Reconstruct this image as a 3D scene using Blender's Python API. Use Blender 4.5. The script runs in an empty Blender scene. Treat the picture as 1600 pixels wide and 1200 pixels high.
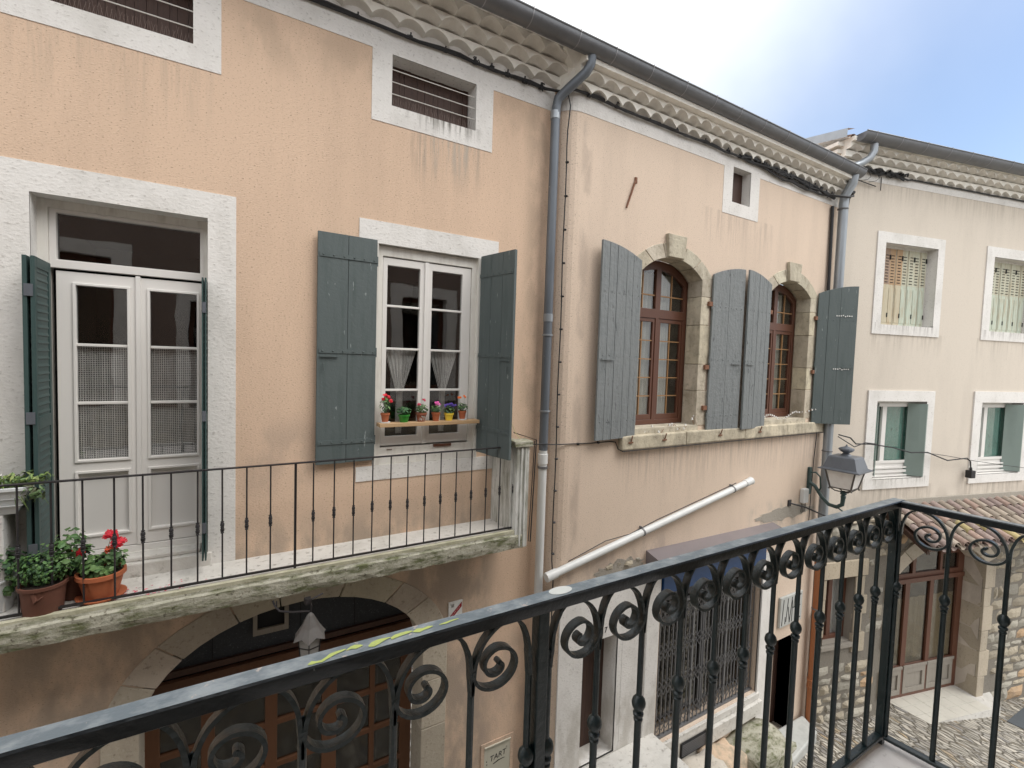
import bpy, math, random
from mathutils import Vector, Matrix
from mathutils.geometry import tessellate_polygon
R = random.Random(7)
sc = bpy.context.scene
C = sc.collection
# ------------------------------------------------------------------ camera
F_PX = 750.0
PITCH, ROLL, YAW = 0.05048825, 0.0318346, 0.54059775
CAMZ = 6.0
cam_d = bpy.data.cameras.new("camera")
cam = bpy.data.objects.new("camera", cam_d); C.objects.link(cam)
cam_d.sensor_width = 36.0; cam_d.lens = F_PX / 1600 * 36.0
cam_d.clip_start = 0.05; cam_d.clip_end = 800
fw = Vector((math.sin(YAW)*math.cos(PITCH), math.cos(YAW)*math.cos(PITCH), -math.sin(PITCH)))
r0 = Vector((math.cos(YAW), -math.sin(YAW), 0)); u0 = r0.cross(fw)
rt = r0*math.cos(ROLL) + u0*math.sin(ROLL); up = -r0*math.sin(ROLL) + u0*math.cos(ROLL)
cam.matrix_world = Matrix(((rt.x, up.x, -fw.x, 0), (rt.y, up.y, -fw.y, 0), (rt.z, up.z, -fw.z, CAMZ), (0, 0, 0, 1)))
sc.camera = cam
sc.render.resolution_x = 1024; sc.render.resolution_y = 768
# ------------------------------------------------------------------ sky, sun, exposure
sc.view_settings.view_transform = 'Standard'; sc.view_settings.look = 'None'
sc.view_settings.gamma = 1; sc.view_settings.exposure = 0.95
SUN_EL, SUN_AZ = math.radians(52), math.radians(138)      # azimuth measured from +y towards +x
w = bpy.data.worlds.new("World"); sc.world = w; w.use_nodes = True
nt = w.node_tree; nt.nodes.clear()
def wn(t, **k):
    n = nt.nodes.new(t)
    for a, b in k.items(): setattr(n, a, b)
    return n
sky = wn('ShaderNodeTexSky', sky_type='NISHITA', sun_disc=False, sun_elevation=SUN_EL, sun_rotation=SUN_AZ)
sky.air_density = 1.0; sky.dust_density = 1.5
bg1 = wn('ShaderNodeBackground'); bg1.inputs[1].default_value = 0.105
bg2 = wn('ShaderNodeBackground'); bg2.inputs[0].default_value = (0.975, 0.985, 1.0, 1); bg2.inputs[1].default_value = 0.98
tc = wn('ShaderNodeTexCoord'); nz = wn('ShaderNodeTexNoise'); nz.inputs['Scale'].default_value = 1.6; nz.inputs['Detail'].default_value = 5
dot = wn('ShaderNodeVectorMath', operation='DOT_PRODUCT')
BL = (fw + rt*((1720-800)/F_PX) + up*((600-130)/F_PX)).normalized()     # the clearer part of the sky, up the street
dot.inputs[1].default_value = BL
mr = wn('ShaderNodeMapRange'); mr.inputs['From Min'].default_value = 0.77; mr.inputs['From Max'].default_value = 1.0
mr.interpolation_type = 'SMOOTHSTEP'
sxyz = wn('ShaderNodeSeparateXYZ'); nt.links.new(tc.outputs['Generated'], sxyz.inputs[0])       # an overcast sky is brighter overhead
el_ = wn('ShaderNodeMapRange'); el_.inputs['To Min'].default_value = 0.50; el_.inputs['To Max'].default_value = 1.25
nt.links.new(sxyz.outputs[2], el_.inputs['Value']); nt.links.new(el_.outputs[0], bg2.inputs[1])
ad = wn('ShaderNodeMath', operation='MULTIPLY_ADD'); ad.inputs[1].default_value = 0.16; 
sb = wn('ShaderNodeMath', operation='SUBTRACT'); sb.inputs[1].default_value = 0.08
mx = wn('ShaderNodeMixShader'); out = wn('ShaderNodeOutputWorld')
L = nt.links.new
L(tc.outputs['Generated'], nz.inputs['Vector']); L(tc.outputs['Generated'], dot.inputs[0])
L(nz.outputs['Fac'], ad.inputs[0]); L(dot.outputs['Value'], ad.inputs[2]); L(ad.outputs[0], sb.inputs[0])
L(sb.outputs[0], mr.inputs['Value']); L(mr.outputs[0], mx.inputs[0])
L(sky.outputs[0], bg1.inputs[0]); L(bg2.outputs[0], mx.inputs[1]); L(bg1.outputs[0], mx.inputs[2]); L(mx.outputs[0], out.inputs[0])
sd = bpy.data.lights.new("sun", 'SUN'); sd.energy = 1.2; sd.angle = math.radians(42); sd.color = (1, 0.96, 0.9)
sun = bpy.data.objects.new("sun", sd); C.objects.link(sun)
sv = Vector((math.sin(SUN_AZ)*math.cos(SUN_EL), math.cos(SUN_AZ)*math.cos(SUN_EL), math.sin(SUN_EL)))
sun.rotation_euler = sv.to_track_quat('Z', 'Y').to_euler()

# ------------------------------------------------------------------ materials
M = {}
def srgb(*c):
    return tuple(((x/255+0.055)/1.055)**2.4 if x > 10 else x/255/12.92 for x in c)
def mat(name, col, rough=0.8, metal=0.0, grain=0.0, gscale=40, gstretch=(1, 1, 1), stain=0.0, sscale=1.5, sstretch=(1, 1, 0.35),
        stain_col=None, bump=0.0, bscale=None, vcol=False, spots=None, spec=0.5, coat=0, marks=()):
    """procedural surface: base colour, fine grain, larger weathering, optional chipped spots and per-face colour"""
    m = bpy.data.materials.new(name); m.use_nodes = True; M[name] = m
    n = m.node_tree; N = n.nodes; K = n.links.new
    b = N['Principled BSDF']; b.inputs['Roughness'].default_value = rough; b.inputs['Metallic'].default_value = metal
    b.inputs['Specular IOR Level'].default_value = spec
    if coat: b.inputs['Coat Weight'].default_value = coat
    t = N.new('ShaderNodeTexCoord')
    def mp(s):
        q = N.new('ShaderNodeMapping'); q.inputs['Scale'].default_value = s; K(t.outputs['Object'], q.inputs[0]); return q
    def mix(a_sock, bcol, fac_sock, mode='MIX', fac=None):
        x = N.new('ShaderNodeMix'); x.data_type = 'RGBA'; x.blend_type = mode
        if isinstance(a_sock, tuple): x.inputs[6].default_value = (*a_sock, 1)
        else: K(a_sock, x.inputs[6])
        if isinstance(bcol, tuple): x.inputs[7].default_value = (*bcol, 1)
        else: K(bcol, x.inputs[7])
        if fac_sock is not None: K(fac_sock, x.inputs[0])
        else: x.inputs[0].default_value = fac
        return x.outputs[2]
    def noise(scale, st, det=4, rgh=0.55):
        q = N.new('ShaderNodeTexNoise'); q.inputs['Scale'].default_value = scale; q.inputs['Detail'].default_value = det; q.inputs['Roughness'].default_value = rgh
        K(mp(st).outputs[0], q.inputs['Vector']); return q.outputs['Fac']
    def ramp(s, lo, hi, v0=0.0, v1=1.0):
        q = N.new('ShaderNodeMapRange'); q.inputs['From Min'].default_value = lo; q.inputs['From Max'].default_value = hi
        q.inputs['To Min'].default_value = v0; q.inputs['To Max'].default_value = v1; K(s, q.inputs['Value']); return q.outputs[0]
    cur = col
    if vcol:
        a = N.new('ShaderNodeVertexColor'); a.layer_name = 'Col'; cur = mix(col, a.outputs[0], None, 'MULTIPLY', 1.0)
    if stain:
        s1 = noise(sscale, sstretch, 6, 0.65)
        sc_ = stain_col or tuple(x*0.55 for x in col)
        cur = mix(cur, sc_, ramp(s1, 0.44 if stain >= .9 else 0.47, 0.64 if stain >= .9 else 0.78, 0, stain))
    if spots:
        s2 = noise(spots[0], (1, 1, spots[3] if len(spots) > 3 else 1), 3, 0.6)
        cur = mix(cur, spots[2], ramp(s2, spots[1], spots[1]+0.03, 0, 1))
    g = None
    if grain:
        g = noise(gscale, gstretch, 3, 0.6)
        cur = mix(cur, (0.25, 0.22, 0.19), ramp(g, 0.59, 0.72, 0, grain), 'MULTIPLY')
        cur = mix(cur, (1, 1, 1), ramp(g, 0.4, 0.2, 0, grain*0.25))
    if marks:
        ge = N.new('ShaderNodeNewGeometry'); sx_ = N.new('ShaderNodeSeparateXYZ'); K(ge.outputs['Position'], sx_.inputs[0])
        stn = noise(9, (1.6, 1.6, 0.10), 4, 0.7); bl_ = noise(3, (1, 1, 0.5), 4, 0.6)
        def op(o_, a_, b_, c_=None):
            q = N.new('ShaderNodeMath'); q.operation = o_; q.use_clamp = True
            for i_, v_ in enumerate((a_, b_, c_)):
                if v_ is None: continue
                if isinstance(v_, (int, float)): q.inputs[i_].default_value = v_
                else: K(v_, q.inputs[i_])
            return q.outputs[0]
        def sstep(sock, lo, hi):
            q = N.new('ShaderNodeMapRange'); q.interpolation_type = 'SMOOTHSTEP'; q.inputs['From Min'].default_value = lo; q.inputs['From Max'].default_value = hi
            if lo > hi: q.inputs['From Min'].default_value = hi; q.inputs['From Max'].default_value = lo; q.inputs['To Min'].default_value = 1; q.inputs['To Max'].default_value = 0
            K(sock, q.inputs['Value']); return q.outputs[0]
        for (x0, x1, z0, z1, mc, st, kind) in marks:       # rain streaks ('s') hanging from z1 down to z0, or soft dirty patches ('p')
            e = min(.15, (x1-x0)*.3)
            f = op('MULTIPLY', sstep(sx_.outputs[0], x0-e, x0+e), sstep(sx_.outputs[0], x1+e, x1-e))
            if kind == 's': f = op('MULTIPLY', f, op('MULTIPLY', sstep(sx_.outputs[2], z0, z1), op('LESS_THAN', sx_.outputs[2], z1+.02))); f = op('MULTIPLY', f, sstep(stn, .42, .66))
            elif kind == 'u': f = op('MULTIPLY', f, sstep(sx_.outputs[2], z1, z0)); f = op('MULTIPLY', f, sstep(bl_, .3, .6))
            else: f = op('MULTIPLY', f, op('MULTIPLY', sstep(sx_.outputs[2], z0-.15, z0+.15), sstep(sx_.outputs[2], z1+.15, z1-.15))); f = op('MULTIPLY', f, sstep(bl_, .40, .62))
            cur = mix(cur, mc, op('MULTIPLY', f, st))
    if isinstance(cur, tuple): b.inputs['Base Color'].default_value = (*cur, 1)
    else: K(cur, b.inputs['Base Color'])
    if bump:
        bs = noise(bscale, gstretch, 4, 0.6) if (bscale or g is None) else g
        bp = N.new('ShaderNodeBump'); bp.inputs['Strength'].default_value = min(1, bump); bp.inputs['Distance'].default_value = 0.012 * max(1, bump)
        K(bs, bp.inputs['Height']); K(bp.outputs[0], b.inputs['Normal'])
    return m
def render_wall(name, col, streak=0.35, grain=0.9, streak_col=None, marks=()):
    return mat(name, col, 0.92, grain=grain, gscale=52, gstretch=(1, 1, 1.8), stain=streak, sscale=1.1, sstretch=(1.3, 1.3, 0.28), stain_col=streak_col, bump=0.4, marks=marks)
GY = (0.20, 0.17, 0.145)
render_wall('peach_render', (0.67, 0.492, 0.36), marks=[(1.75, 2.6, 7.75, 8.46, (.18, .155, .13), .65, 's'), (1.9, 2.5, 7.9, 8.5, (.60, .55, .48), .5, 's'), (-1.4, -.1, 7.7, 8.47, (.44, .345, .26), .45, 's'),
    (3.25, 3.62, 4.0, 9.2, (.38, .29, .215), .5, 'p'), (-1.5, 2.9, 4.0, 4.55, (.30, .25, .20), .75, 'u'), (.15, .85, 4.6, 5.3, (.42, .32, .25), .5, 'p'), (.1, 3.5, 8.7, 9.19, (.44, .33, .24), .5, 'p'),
    (2.5, 3.6, -.6, 2.4, (.40, .31, .25), .5, 'p')])
render_wall('pink_render', (0.675, 0.545, 0.435), 0.3, marks=[(4.85, 10.2, 3.9, 4.78, (.34, .275, .225), .6, 's'), (3.95, 4.10, 3.0, 9.1, (.40, .32, .26), .6, 'p'),
    (8.0, 10.3, 3.0, 3.5, (.33, .31, .27), .6, 'p'), (6.4, 8.2, 7.6, 8.46, (.40, .32, .26), .5, 's'), (4.0, 6.0, 2.9, 3.4, (.40, .32, .27), .6, 'p'), (9.8, 10.35, 2.0, 7.0, (.42, .34, .28), .5, 'p')])
render_wall('beige_render', (0.635, 0.57, 0.49), 0.25, 0.4, marks=[(11.3, 13.4, 2.9, 3.55, (.33, .29, .24), .7, 's'), (14.4, 17, 2.9, 3.55, (.33, .29, .24), .7, 's'), (11.3, 13.4, 6.2, 6.8, (.42, .37, .31), .6, 's'), (14.4, 17, 6.2, 6.8, (.42, .37, .31), .6, 's'),
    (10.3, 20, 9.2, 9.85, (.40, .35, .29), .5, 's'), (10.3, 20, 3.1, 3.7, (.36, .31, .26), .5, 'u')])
render_wall('tan_render', (0.25, 0.19, 0.16))
mat('white_render', (0.74, 0.72, 0.69), 0.9, grain=0.4, gscale=30, gstretch=(1, 1, 1.6), stain=0.55, sscale=2.5, sstretch=(1, 1, .7), stain_col=(0.47, 0.45, 0.41), bump=0.4, marks=[(1.75, 2.5, 8.45, 8.66, (.13, .12, .10), .95, 's'), (11.4, 13.2, 3.5, 3.74, (.40, .38, .34), .8, 's'), (11.4, 13.2, 6.7, 6.99, (.40, .38, .36), .9, 's'), (14.5, 16.8, 6.7, 6.99, (.40, .38, .36), .9, 's'), (3.8, 5.8, -.3, 1.2, (.42, .39, .34), .6, 'p')])
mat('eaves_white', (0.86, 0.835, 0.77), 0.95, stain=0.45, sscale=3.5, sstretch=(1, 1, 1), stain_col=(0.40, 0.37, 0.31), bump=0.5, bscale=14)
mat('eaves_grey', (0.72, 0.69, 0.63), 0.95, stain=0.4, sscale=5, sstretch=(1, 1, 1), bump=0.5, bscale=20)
mat('stone_trim', (0.54, 0.49, 0.39), 0.9, grain=0.4, gscale=18, stain=0.9, sscale=5, sstretch=(1, 1, 0.6), stain_col=(0.33, 0.29, 0.22), bump=0.9, bscale=16, vcol=True)
mat('arch_stone', (0.46, 0.405, 0.33), 0.9, grain=0.5, gscale=30, stain=0.5, sscale=3, stain_col=(0.23, 0.19, 0.15), bump=0.6, vcol=True)
mat('rubble', (0.40, 0.365, 0.305), 0.95, grain=0.5, gscale=22, stain=0.5, sscale=5, sstretch=(1, 1, 1), bump=1.0, bscale=18, vcol=True)
mat('shaded_mortar', (0.20, 0.18, 0.15), 0.95, grain=0.6, gscale=40, bump=0.8)  # shadow in the joints between stones painted in as darker mortar
mat('mortar', (0.34, 0.31, 0.265), 0.95, grain=0.6, gscale=40, bump=0.8)
mat('sage_paint', (0.090, 0.112, 0.112), 0.6, stain=0.85, sscale=3, sstretch=(6, 6, 0.6), stain_col=(0.058, 0.080, 0.078), spots=(24, 0.685, (0.24, 0.27, 0.27), .2), bump=0.25, bscale=30)
mat('grey_paint', (0.200, 0.215, 0.218), 0.7, stain=0.8, sscale=5, sstretch=(8, 8, 0.5), stain_col=(0.10, 0.115, 0.12), spots=(26, 0.655, (0.075, 0.08, 0.085), .22), bump=0.8, bscale=20)
mat('green_paint', (0.035, 0.068, 0.065), 0.5, stain=0.3, sscale=3, bump=0.1, bscale=30)
mat('teal_paint', (0.22, 0.275, 0.25), 0.55, stain=0.3, sscale=3)
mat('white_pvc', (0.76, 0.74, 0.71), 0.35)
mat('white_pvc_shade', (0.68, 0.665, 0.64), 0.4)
mat('cream_paint', (0.72, 0.70, 0.65), 0.6, stain=0.5, sscale=5, sstretch=(3, 3, 0.6), stain_col=(0.36, 0.32, 0.27), spots=(22, 0.73, (0.30, 0.24, 0.18)))
mat('brown_wood', (0.115, 0.045, 0.026), 0.4, stain=0.4, sscale=6, sstretch=(6, 6, 0.6), stain_col=(0.06, 0.024, 0.016))
mat('bead_wood', (0.33, 0.18, 0.075), 0.45)
mat('orange_wood', (0.115, 0.048, 0.021), 0.5, stain=0.5, sscale=5, sstretch=(6, 6, 0.6))
mat('dark_wood', (0.06, 0.028, 0.018), 0.6, stain=0.6, sscale=5, sstretch=(12, 12, 0.5), stain_col=(0.02, 0.01, 0.008))
mat('plank_wood', (0.50, 0.33, 0.18), 0.6, stain=0.5, sscale=6, sstretch=(0.5, 6, 6), stain_col=(0.33, 0.2, 0.1))
mat('grey_wood', (0.27, 0.245, 0.21), 0.8, stain=0.6, sscale=5, sstretch=(6, 6, 0.5), stain_col=(0.20, 0.17, 0.14))
mat('charcoal_board', (0.035, 0.04, 0.048), 0.85, grain=0.4, gscale=60, bump=0.4)
mat('interior_dark', (0.012, 0.012, 0.013), 0.9)
mat('zinc', (0.16, 0.165, 0.175), 0.42, metal=0.55, stain=0.5, sscale=4, sstretch=(1, 1, 1), stain_col=(0.09, 0.095, 0.10))
mat('zinc_light', (0.34, 0.37, 0.40), 0.4, metal=0.5, stain=0.4, sscale=5)
mat('zinc_seam', (0.30, 0.30, 0.31), 0.4, metal=0.5)
mat('pipe_grey', (0.155, 0.175, 0.20), 0.45, metal=0.35, stain=0.4, sscale=5, sstretch=(1, 1, 0.4), spots=(14, 0.72, (0.42, 0.43, 0.44)))
mat('white_plastic', (0.66, 0.67, 0.66), 0.4, stain=0.3, sscale=4, stain_col=(0.42, 0.43, 0.42))
mat('brown_plastic', (0.33, 0.12, 0.045), 0.45, stain=0.3, sscale=3)
mat('iron_black', (0.018, 0.016, 0.018), 0.45, stain=0.3, sscale=9, stain_col=(0.06, 0.045, 0.04))
mat('iron_teal', (0.006, 0.016, 0.018), 0.30, spec=0.5, stain=0.7, sscale=11, sstretch=(1, 1, 1), stain_col=(0.024, 0.040, 0.045), spots=(34, 0.73, (0.07, 0.09, 0.09)), bump=0.3, bscale=45)
mat('rail_top_sheen', (0.16, 0.20, 0.225), 0.28, stain=0.9, sscale=22, sstretch=(0.6, 1, 1), stain_col=(0.33, 0.37, 0.39), spots=(40, 0.66, (0.46, 0.42, 0.39)), bump=0.15, bscale=60)  # sky reflection on the handrail's upper face painted in as a paler base
mat('floor_white', (0.74, 0.71, 0.68), 0.7, stain=0.4, sscale=5, sstretch=(1, 1, 1), stain_col=(0.50, 0.45, 0.42), grain=0.3, gscale=30)
mat('rail_paint', (0.004, 0.007, 0.009), 0.3, spec=0.35, stain=0.8, sscale=16, sstretch=(0.5, 1, 1), stain_col=(0.012, 0.018, 0.022), spots=(30, 0.73, (0.10, 0.10, 0.10)), bump=0.15, bscale=60)
mat('cable_black', (0.012, 0.012, 0.014), 0.55)
mat('slab_stone', (0.62, 0.60, 0.56), 0.9, grain=0.6, gscale=16, gstretch=(1, 1, 1), stain=0.55, sscale=3.5, sstretch=(1, 1, 1), stain_col=(0.34, 0.32, 0.28), bump=0.7)
mat('mossy_stone', (0.40, 0.385, 0.31), 0.95, grain=0.9, gscale=26, stain=0.92, sscale=9, sstretch=(.6, 1, 2.2), stain_col=(0.095, 0.105, 0.038), bump=1.0, bscale=22)
mat('mossy_strip', (0.44, 0.42, 0.31), 0.95, grain=0.5, gscale=25, stain=0.8, sscale=6, sstretch=(1, 1, 1), stain_col=(0.20, 0.20, 0.10), bump=0.7, bscale=20)
mat('dirty_white', (0.66, 0.66, 0.63), 0.85, stain=0.9, sscale=4, sstretch=(3, 3, 0.4), stain_col=(0.25, 0.25, 0.20), grain=0.3, gscale=16, bump=0.3)
mat('terracotta', (0.40, 0.115, 0.045), 0.75, stain=0.4, sscale=12, sstretch=(1, 1, 1), stain_col=(0.27, 0.085, 0.04))
mat('old_terracotta', (0.27, 0.085, 0.045), 0.8, stain=0.7, sscale=14, sstretch=(1, 1, 1), stain_col=(0.33, 0.23, 0.17))
mat('brown_clay', (0.11, 0.04, 0.023), 0.8, stain=0.7, sscale=14, sstretch=(1, 1, 1), stain_col=(0.08, 0.035, 0.02))
mat('green_plastic', (0.03, 0.22, 0.025), 0.35)
mat('yellow_plastic', (0.80, 0.60, 0.06), 0.4)
mat('white_glaze', (0.62, 0.64, 0.64), 0.4)
mat('soil', (0.03, 0.02, 0.014), 0.95, bump=0.8, bscale=60)
mat('leaf', (1, 1, 1), 0.55, vcol=True)
mat('petal', (1, 1, 1), 0.6, vcol=True)
mat('roof_tile', (1, 1, 1), 0.85, grain=0.6, gscale=14, stain=0.5, sscale=7, sstretch=(1, 1, 1), stain_col=(0.22, 0.17, 0.13), bump=0.6, bscale=18, vcol=True)
mat('blue_sign', (0.008, 0.048, 0.15), 0.35)
mat('mauve_metal', (0.20, 0.175, 0.18), 0.45, stain=0.3, sscale=2)
mat('gate_metal', (0.17, 0.17, 0.175), 0.5, metal=0.3)
mat('wall_tile', (0.60, 0.575, 0.51), 0.35, stain=0.3, sscale=5)
mat('sign_white', (0.72, 0.72, 0.70), 0.4)
mat('sign_red', (0.30, 0.012, 0.02), 0.4)
mat('sign_pink', (0.62, 0.35, 0.36), 0.5)
mat('ink_black', (0.01, 0.01, 0.012), 0.6)
mat('box_beige', (0.52, 0.50, 0.41), 0.5, stain=0.2, sscale=5)
mat('panel_grey', (0.45, 0.46, 0.44), 0.5, stain=0.5, sscale=6)
mat('lamp_grey', (0.15, 0.165, 0.19), 0.4, metal=0.4, stain=0.4, sscale=10)
mat('lamp_old', (0.10, 0.092, 0.085), 0.6, stain=0.8, sscale=14, sstretch=(1, 1, 1), stain_col=(0.08, 0.06, 0.05))
mat('frosted_old', (0.26, 0.25, 0.235), 0.45, stain=0.5, sscale=9, sstretch=(1, 1, 1), stain_col=(0.15, 0.14, 0.125))
mat('frosted', (0.80, 0.79, 0.77), 0.4, stain=0.5, sscale=7, sstretch=(1, 1, 1), stain_col=(0.55, 0.50, 0.47))
mat('yellow_mark', (0.50, 0.58, 0.16), 0.5, stain=0.6, sscale=60, sstretch=(1, 1, 1), stain_col=(0.24, 0.29, 0.2))
mat('paper_white', (0.66, 0.68, 0.64), 0.6, stain=0.5, sscale=40, sstretch=(1, 1, 1), stain_col=(0.40, 0.42, 0.40))
mat('rust', (0.20, 0.09, 0.05), 0.8, stain=0.5, sscale=12)
mat('twine', (0.55, 0.50, 0.26), 0.8)
mat('wire_white', (0.75, 0.73, 0.68), 0.4, metal=0.3)
mat('spike_brown', (0.17, 0.12, 0.10), 0.6)
mat('folding_shutter', (1, 1, 1), 0.65, stain=0.75, sscale=4, sstretch=(5, 5, 0.7), stain_col=(0.36, 0.22, 0.10), vcol=True)
mat('curtain_grey', (0.55, 0.56, 0.54), 0.9, stain=0.4, sscale=6, sstretch=(6, 6, 0.4))
mat('curtain_pale', (0.46, 0.48, 0.43), 0.9, stain=0.5, sscale=5, sstretch=(8, 8, 0.3), stain_col=(0.30, 0.34, 0.32))
mat('curtain_teal', (0.14, 0.36, 0.29), 0.9, grain=0.7, gscale=24, gstretch=(1, 1, 0.4), stain=0.4, sscale=6)
mat('tulle', (0.55, 0.50, 0.42), 0.9, stain=0.6, sscale=3, sstretch=(7, 7, 0.4), stain_col=(0.2, 0.17, 0.13))
mat('slate', (0.07, 0.08, 0.09), 0.8)
# glass: a thin sheet, clear with a mirror reflection that grows at grazing angles
def glass(name, tint=(0.9, 0.9, 0.9), gain=1.0, rough=0.0):
    m = bpy.data.materials.new(name); m.use_nodes = True; M[name] = m
    n = m.node_tree; N = n.nodes; N.clear(); K = n.links.new
    o = N.new('ShaderNodeOutputMaterial'); x = N.new('ShaderNodeMixShader'); tr = N.new('ShaderNodeBsdfTransparent')
    gl = N.new('ShaderNodeBsdfGlossy'); gl.inputs['Roughness'].default_value = rough
    tg = N.new('ShaderNodeTexCoord'); ng = N.new('ShaderNodeTexNoise'); ng.inputs['Scale'].default_value = 2.6; ng.inputs['Detail'].default_value = 1.5; bg_ = N.new('ShaderNodeBump'); bg_.inputs['Strength'].default_value = 1; bg_.inputs['Distance'].default_value = 0.0012
    K(tg.outputs['Object'], ng.inputs['Vector']); K(ng.outputs['Fac'], bg_.inputs['Height']); K(bg_.outputs[0], gl.inputs['Normal'])        # old glass is never quite flat
    ge = N.new('ShaderNodeNewGeometry'); dt = N.new('ShaderNodeVectorMath'); dt.operation = 'DOT_PRODUCT'; K(ge.outputs['Incoming'], dt.inputs[0]); K(ge.outputs['Normal'], dt.inputs[1])
    def mth(o_, a_, b_):
        q = N.new('ShaderNodeMath'); q.operation = o_
        for i_, v_ in enumerate((a_, b_)):
            if isinstance(v_, (int, float)): q.inputs[i_].default_value = v_
            else: K(v_, q.inputs[i_])
        return q
    ab = mth('ABSOLUTE', dt.outputs['Value'], 0); om = mth('SUBTRACT', 1.0, ab.outputs[0]); p5 = mth('POWER', om.outputs[0], 5.0); ml = mth('MULTIPLY', p5.outputs[0], .95); fr = mth('ADD', ml.outputs[0], .045)
    mu = N.new('ShaderNodeMath'); mu.operation = 'MULTIPLY'; mu.inputs[1].default_value = 2.1*gain; mu.use_clamp = True
    tr.inputs[0].default_value = (*tint, 1)
    K(fr.outputs[0], mu.inputs[0]); K(mu.outputs[0], x.inputs[0]); K(tr.outputs[0], x.inputs[1]); K(gl.outputs[0], x.inputs[2]); K(x.outputs[0], o.inputs[0])
glass('glass')
glass('glass_dirty', (0.7, 0.68, 0.62), 1.0, 0.08)
def lace(name, col, sx, th):
    m = bpy.data.materials.new(name); m.use_nodes = True; M[name] = m
    n = m.node_tree; N = n.nodes; K = n.links.new
    b = N['Principled BSDF']; b.inputs['Base Color'].default_value = (*col, 1); b.inputs['Roughness'].default_value = 0.9
    t = N.new('ShaderNodeTexCoord'); s = N.new('ShaderNodeSeparateXYZ'); K(t.outputs['Object'], s.inputs[0])
    def line(sock):
        a = N.new('ShaderNodeMath'); a.operation = 'MULTIPLY'; a.inputs[1].default_value = sx; K(sock, a.inputs[0])
        f = N.new('ShaderNodeMath'); f.operation = 'FRACT'; K(a.outputs[0], f.inputs[0])
        l = N.new('ShaderNodeMath'); l.operation = 'LESS_THAN'; l.inputs[1].default_value = th; K(f.outputs[0], l.inputs[0]); return l.outputs[0]
    mxn = N.new('ShaderNodeMath'); mxn.operation = 'MAXIMUM'; K(line(s.outputs[0]), mxn.inputs[0]); K(line(s.outputs[2]), mxn.inputs[1])
    nzz = N.new('ShaderNodeTexNoise'); nzz.inputs['Scale'].default_value = 9; K(t.outputs['Object'], nzz.inputs['Vector'])
    mm = N.new('ShaderNodeMath'); mm.operation = 'MULTIPLY_ADD'; K(mxn.outputs[0], mm.inputs[0]); mm.inputs[1].default_value = 0.72
    m2 = N.new('ShaderNodeMath'); m2.operation = 'MULTIPLY'; m2.inputs[1].default_value = 0.22; K(nzz.outputs['Fac'], m2.inputs[0]); K(m2.outputs[0], mm.inputs[2])
    K(mm.outputs[0], b.inputs['Alpha'])
lace('lace_grid', (0.80, 0.80, 0.77), 62, 0.34)
lace('lace_fine', (0.85, 0.85, 0.82), 75, 0.5)
def cobble():
    m = bpy.data.materials.new('cobbles'); m.use_nodes = True; M['cobbles'] = m
    n = m.node_tree; N = n.nodes; K = n.links.new; b = N['Principled BSDF']; b.inputs['Roughness'].default_value = 0.6
    t = N.new('ShaderNodeTexCoord'); mp = N.new('ShaderNodeMapping'); mp.inputs['Scale'].default_value = (11.0, 4.6, 5.0); mp.inputs['Rotation'].default_value = (0, 0, -0.12)
    K(t.outputs['Object'], mp.inputs[0])
    wz = N.new('ShaderNodeTexNoise'); wz.inputs['Scale'].default_value = 3.0; K(t.outputs['Object'], wz.inputs['Vector'])
    va = N.new('ShaderNodeVectorMath'); va.operation = 'MULTIPLY_ADD'; K(wz.outputs['Color'], va.inputs[0]); va.inputs[1].default_value = (2.0, 1.2, 0); K(mp.outputs[0], va.inputs[2])
    v1 = N.new('ShaderNodeTexVoronoi'); v1.feature = 'DISTANCE_TO_EDGE'; v1.inputs['Scale'].default_value = 1; K(va.outputs[0], v1.inputs['Vector'])
    v2 = N.new('ShaderNodeTexVoronoi'); v2.inputs['Scale'].default_value = 1; K(va.outputs[0], v2.inputs['Vector'])
    cr = N.new('ShaderNodeValToRGB'); e = cr.color_ramp.elements
    e[0].position = 0.0; e[0].color = (0.30, 0.28, 0.24, 1); e[1].position = 1; e[1].color = (0.40, 0.31, 0.20, 1)
    for p, c_ in ((0.3, (0.40, 0.37, 0.32, 1)), (0.55, (0.52, 0.48, 0.41, 1)), (0.85, (0.22, 0.21, 0.20, 1))):
        q = e.new(p); q.color = c_
    sp = N.new('ShaderNodeSeparateColor'); K(v2.outputs['Color'], sp.inputs[0]); K(sp.outputs[0], cr.inputs[0])
    ed = N.new('ShaderNodeMapRange'); ed.inputs['From Min'].default_value = 0.0; ed.inputs['From Max'].default_value = 0.16; K(v1.outputs['Distance'], ed.inputs['Value'])
    mi = N.new('ShaderNodeMix'); mi.data_type = 'RGBA'; mi.inputs[6].default_value = (0.17, 0.15, 0.115, 1); K(cr.outputs[0], mi.inputs[7]); K(ed.outputs[0], mi.inputs[0])
    K(mi.outputs[2], b.inputs['Base Color'])
    bp = N.new('ShaderNodeBump'); bp.inputs['Strength'].default_value = 1; bp.inputs['Distance'].default_value = 0.035; K(ed.outputs[0], bp.inputs['Height']); K(bp.outputs[0], b.inputs['Normal'])
cobble()

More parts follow.
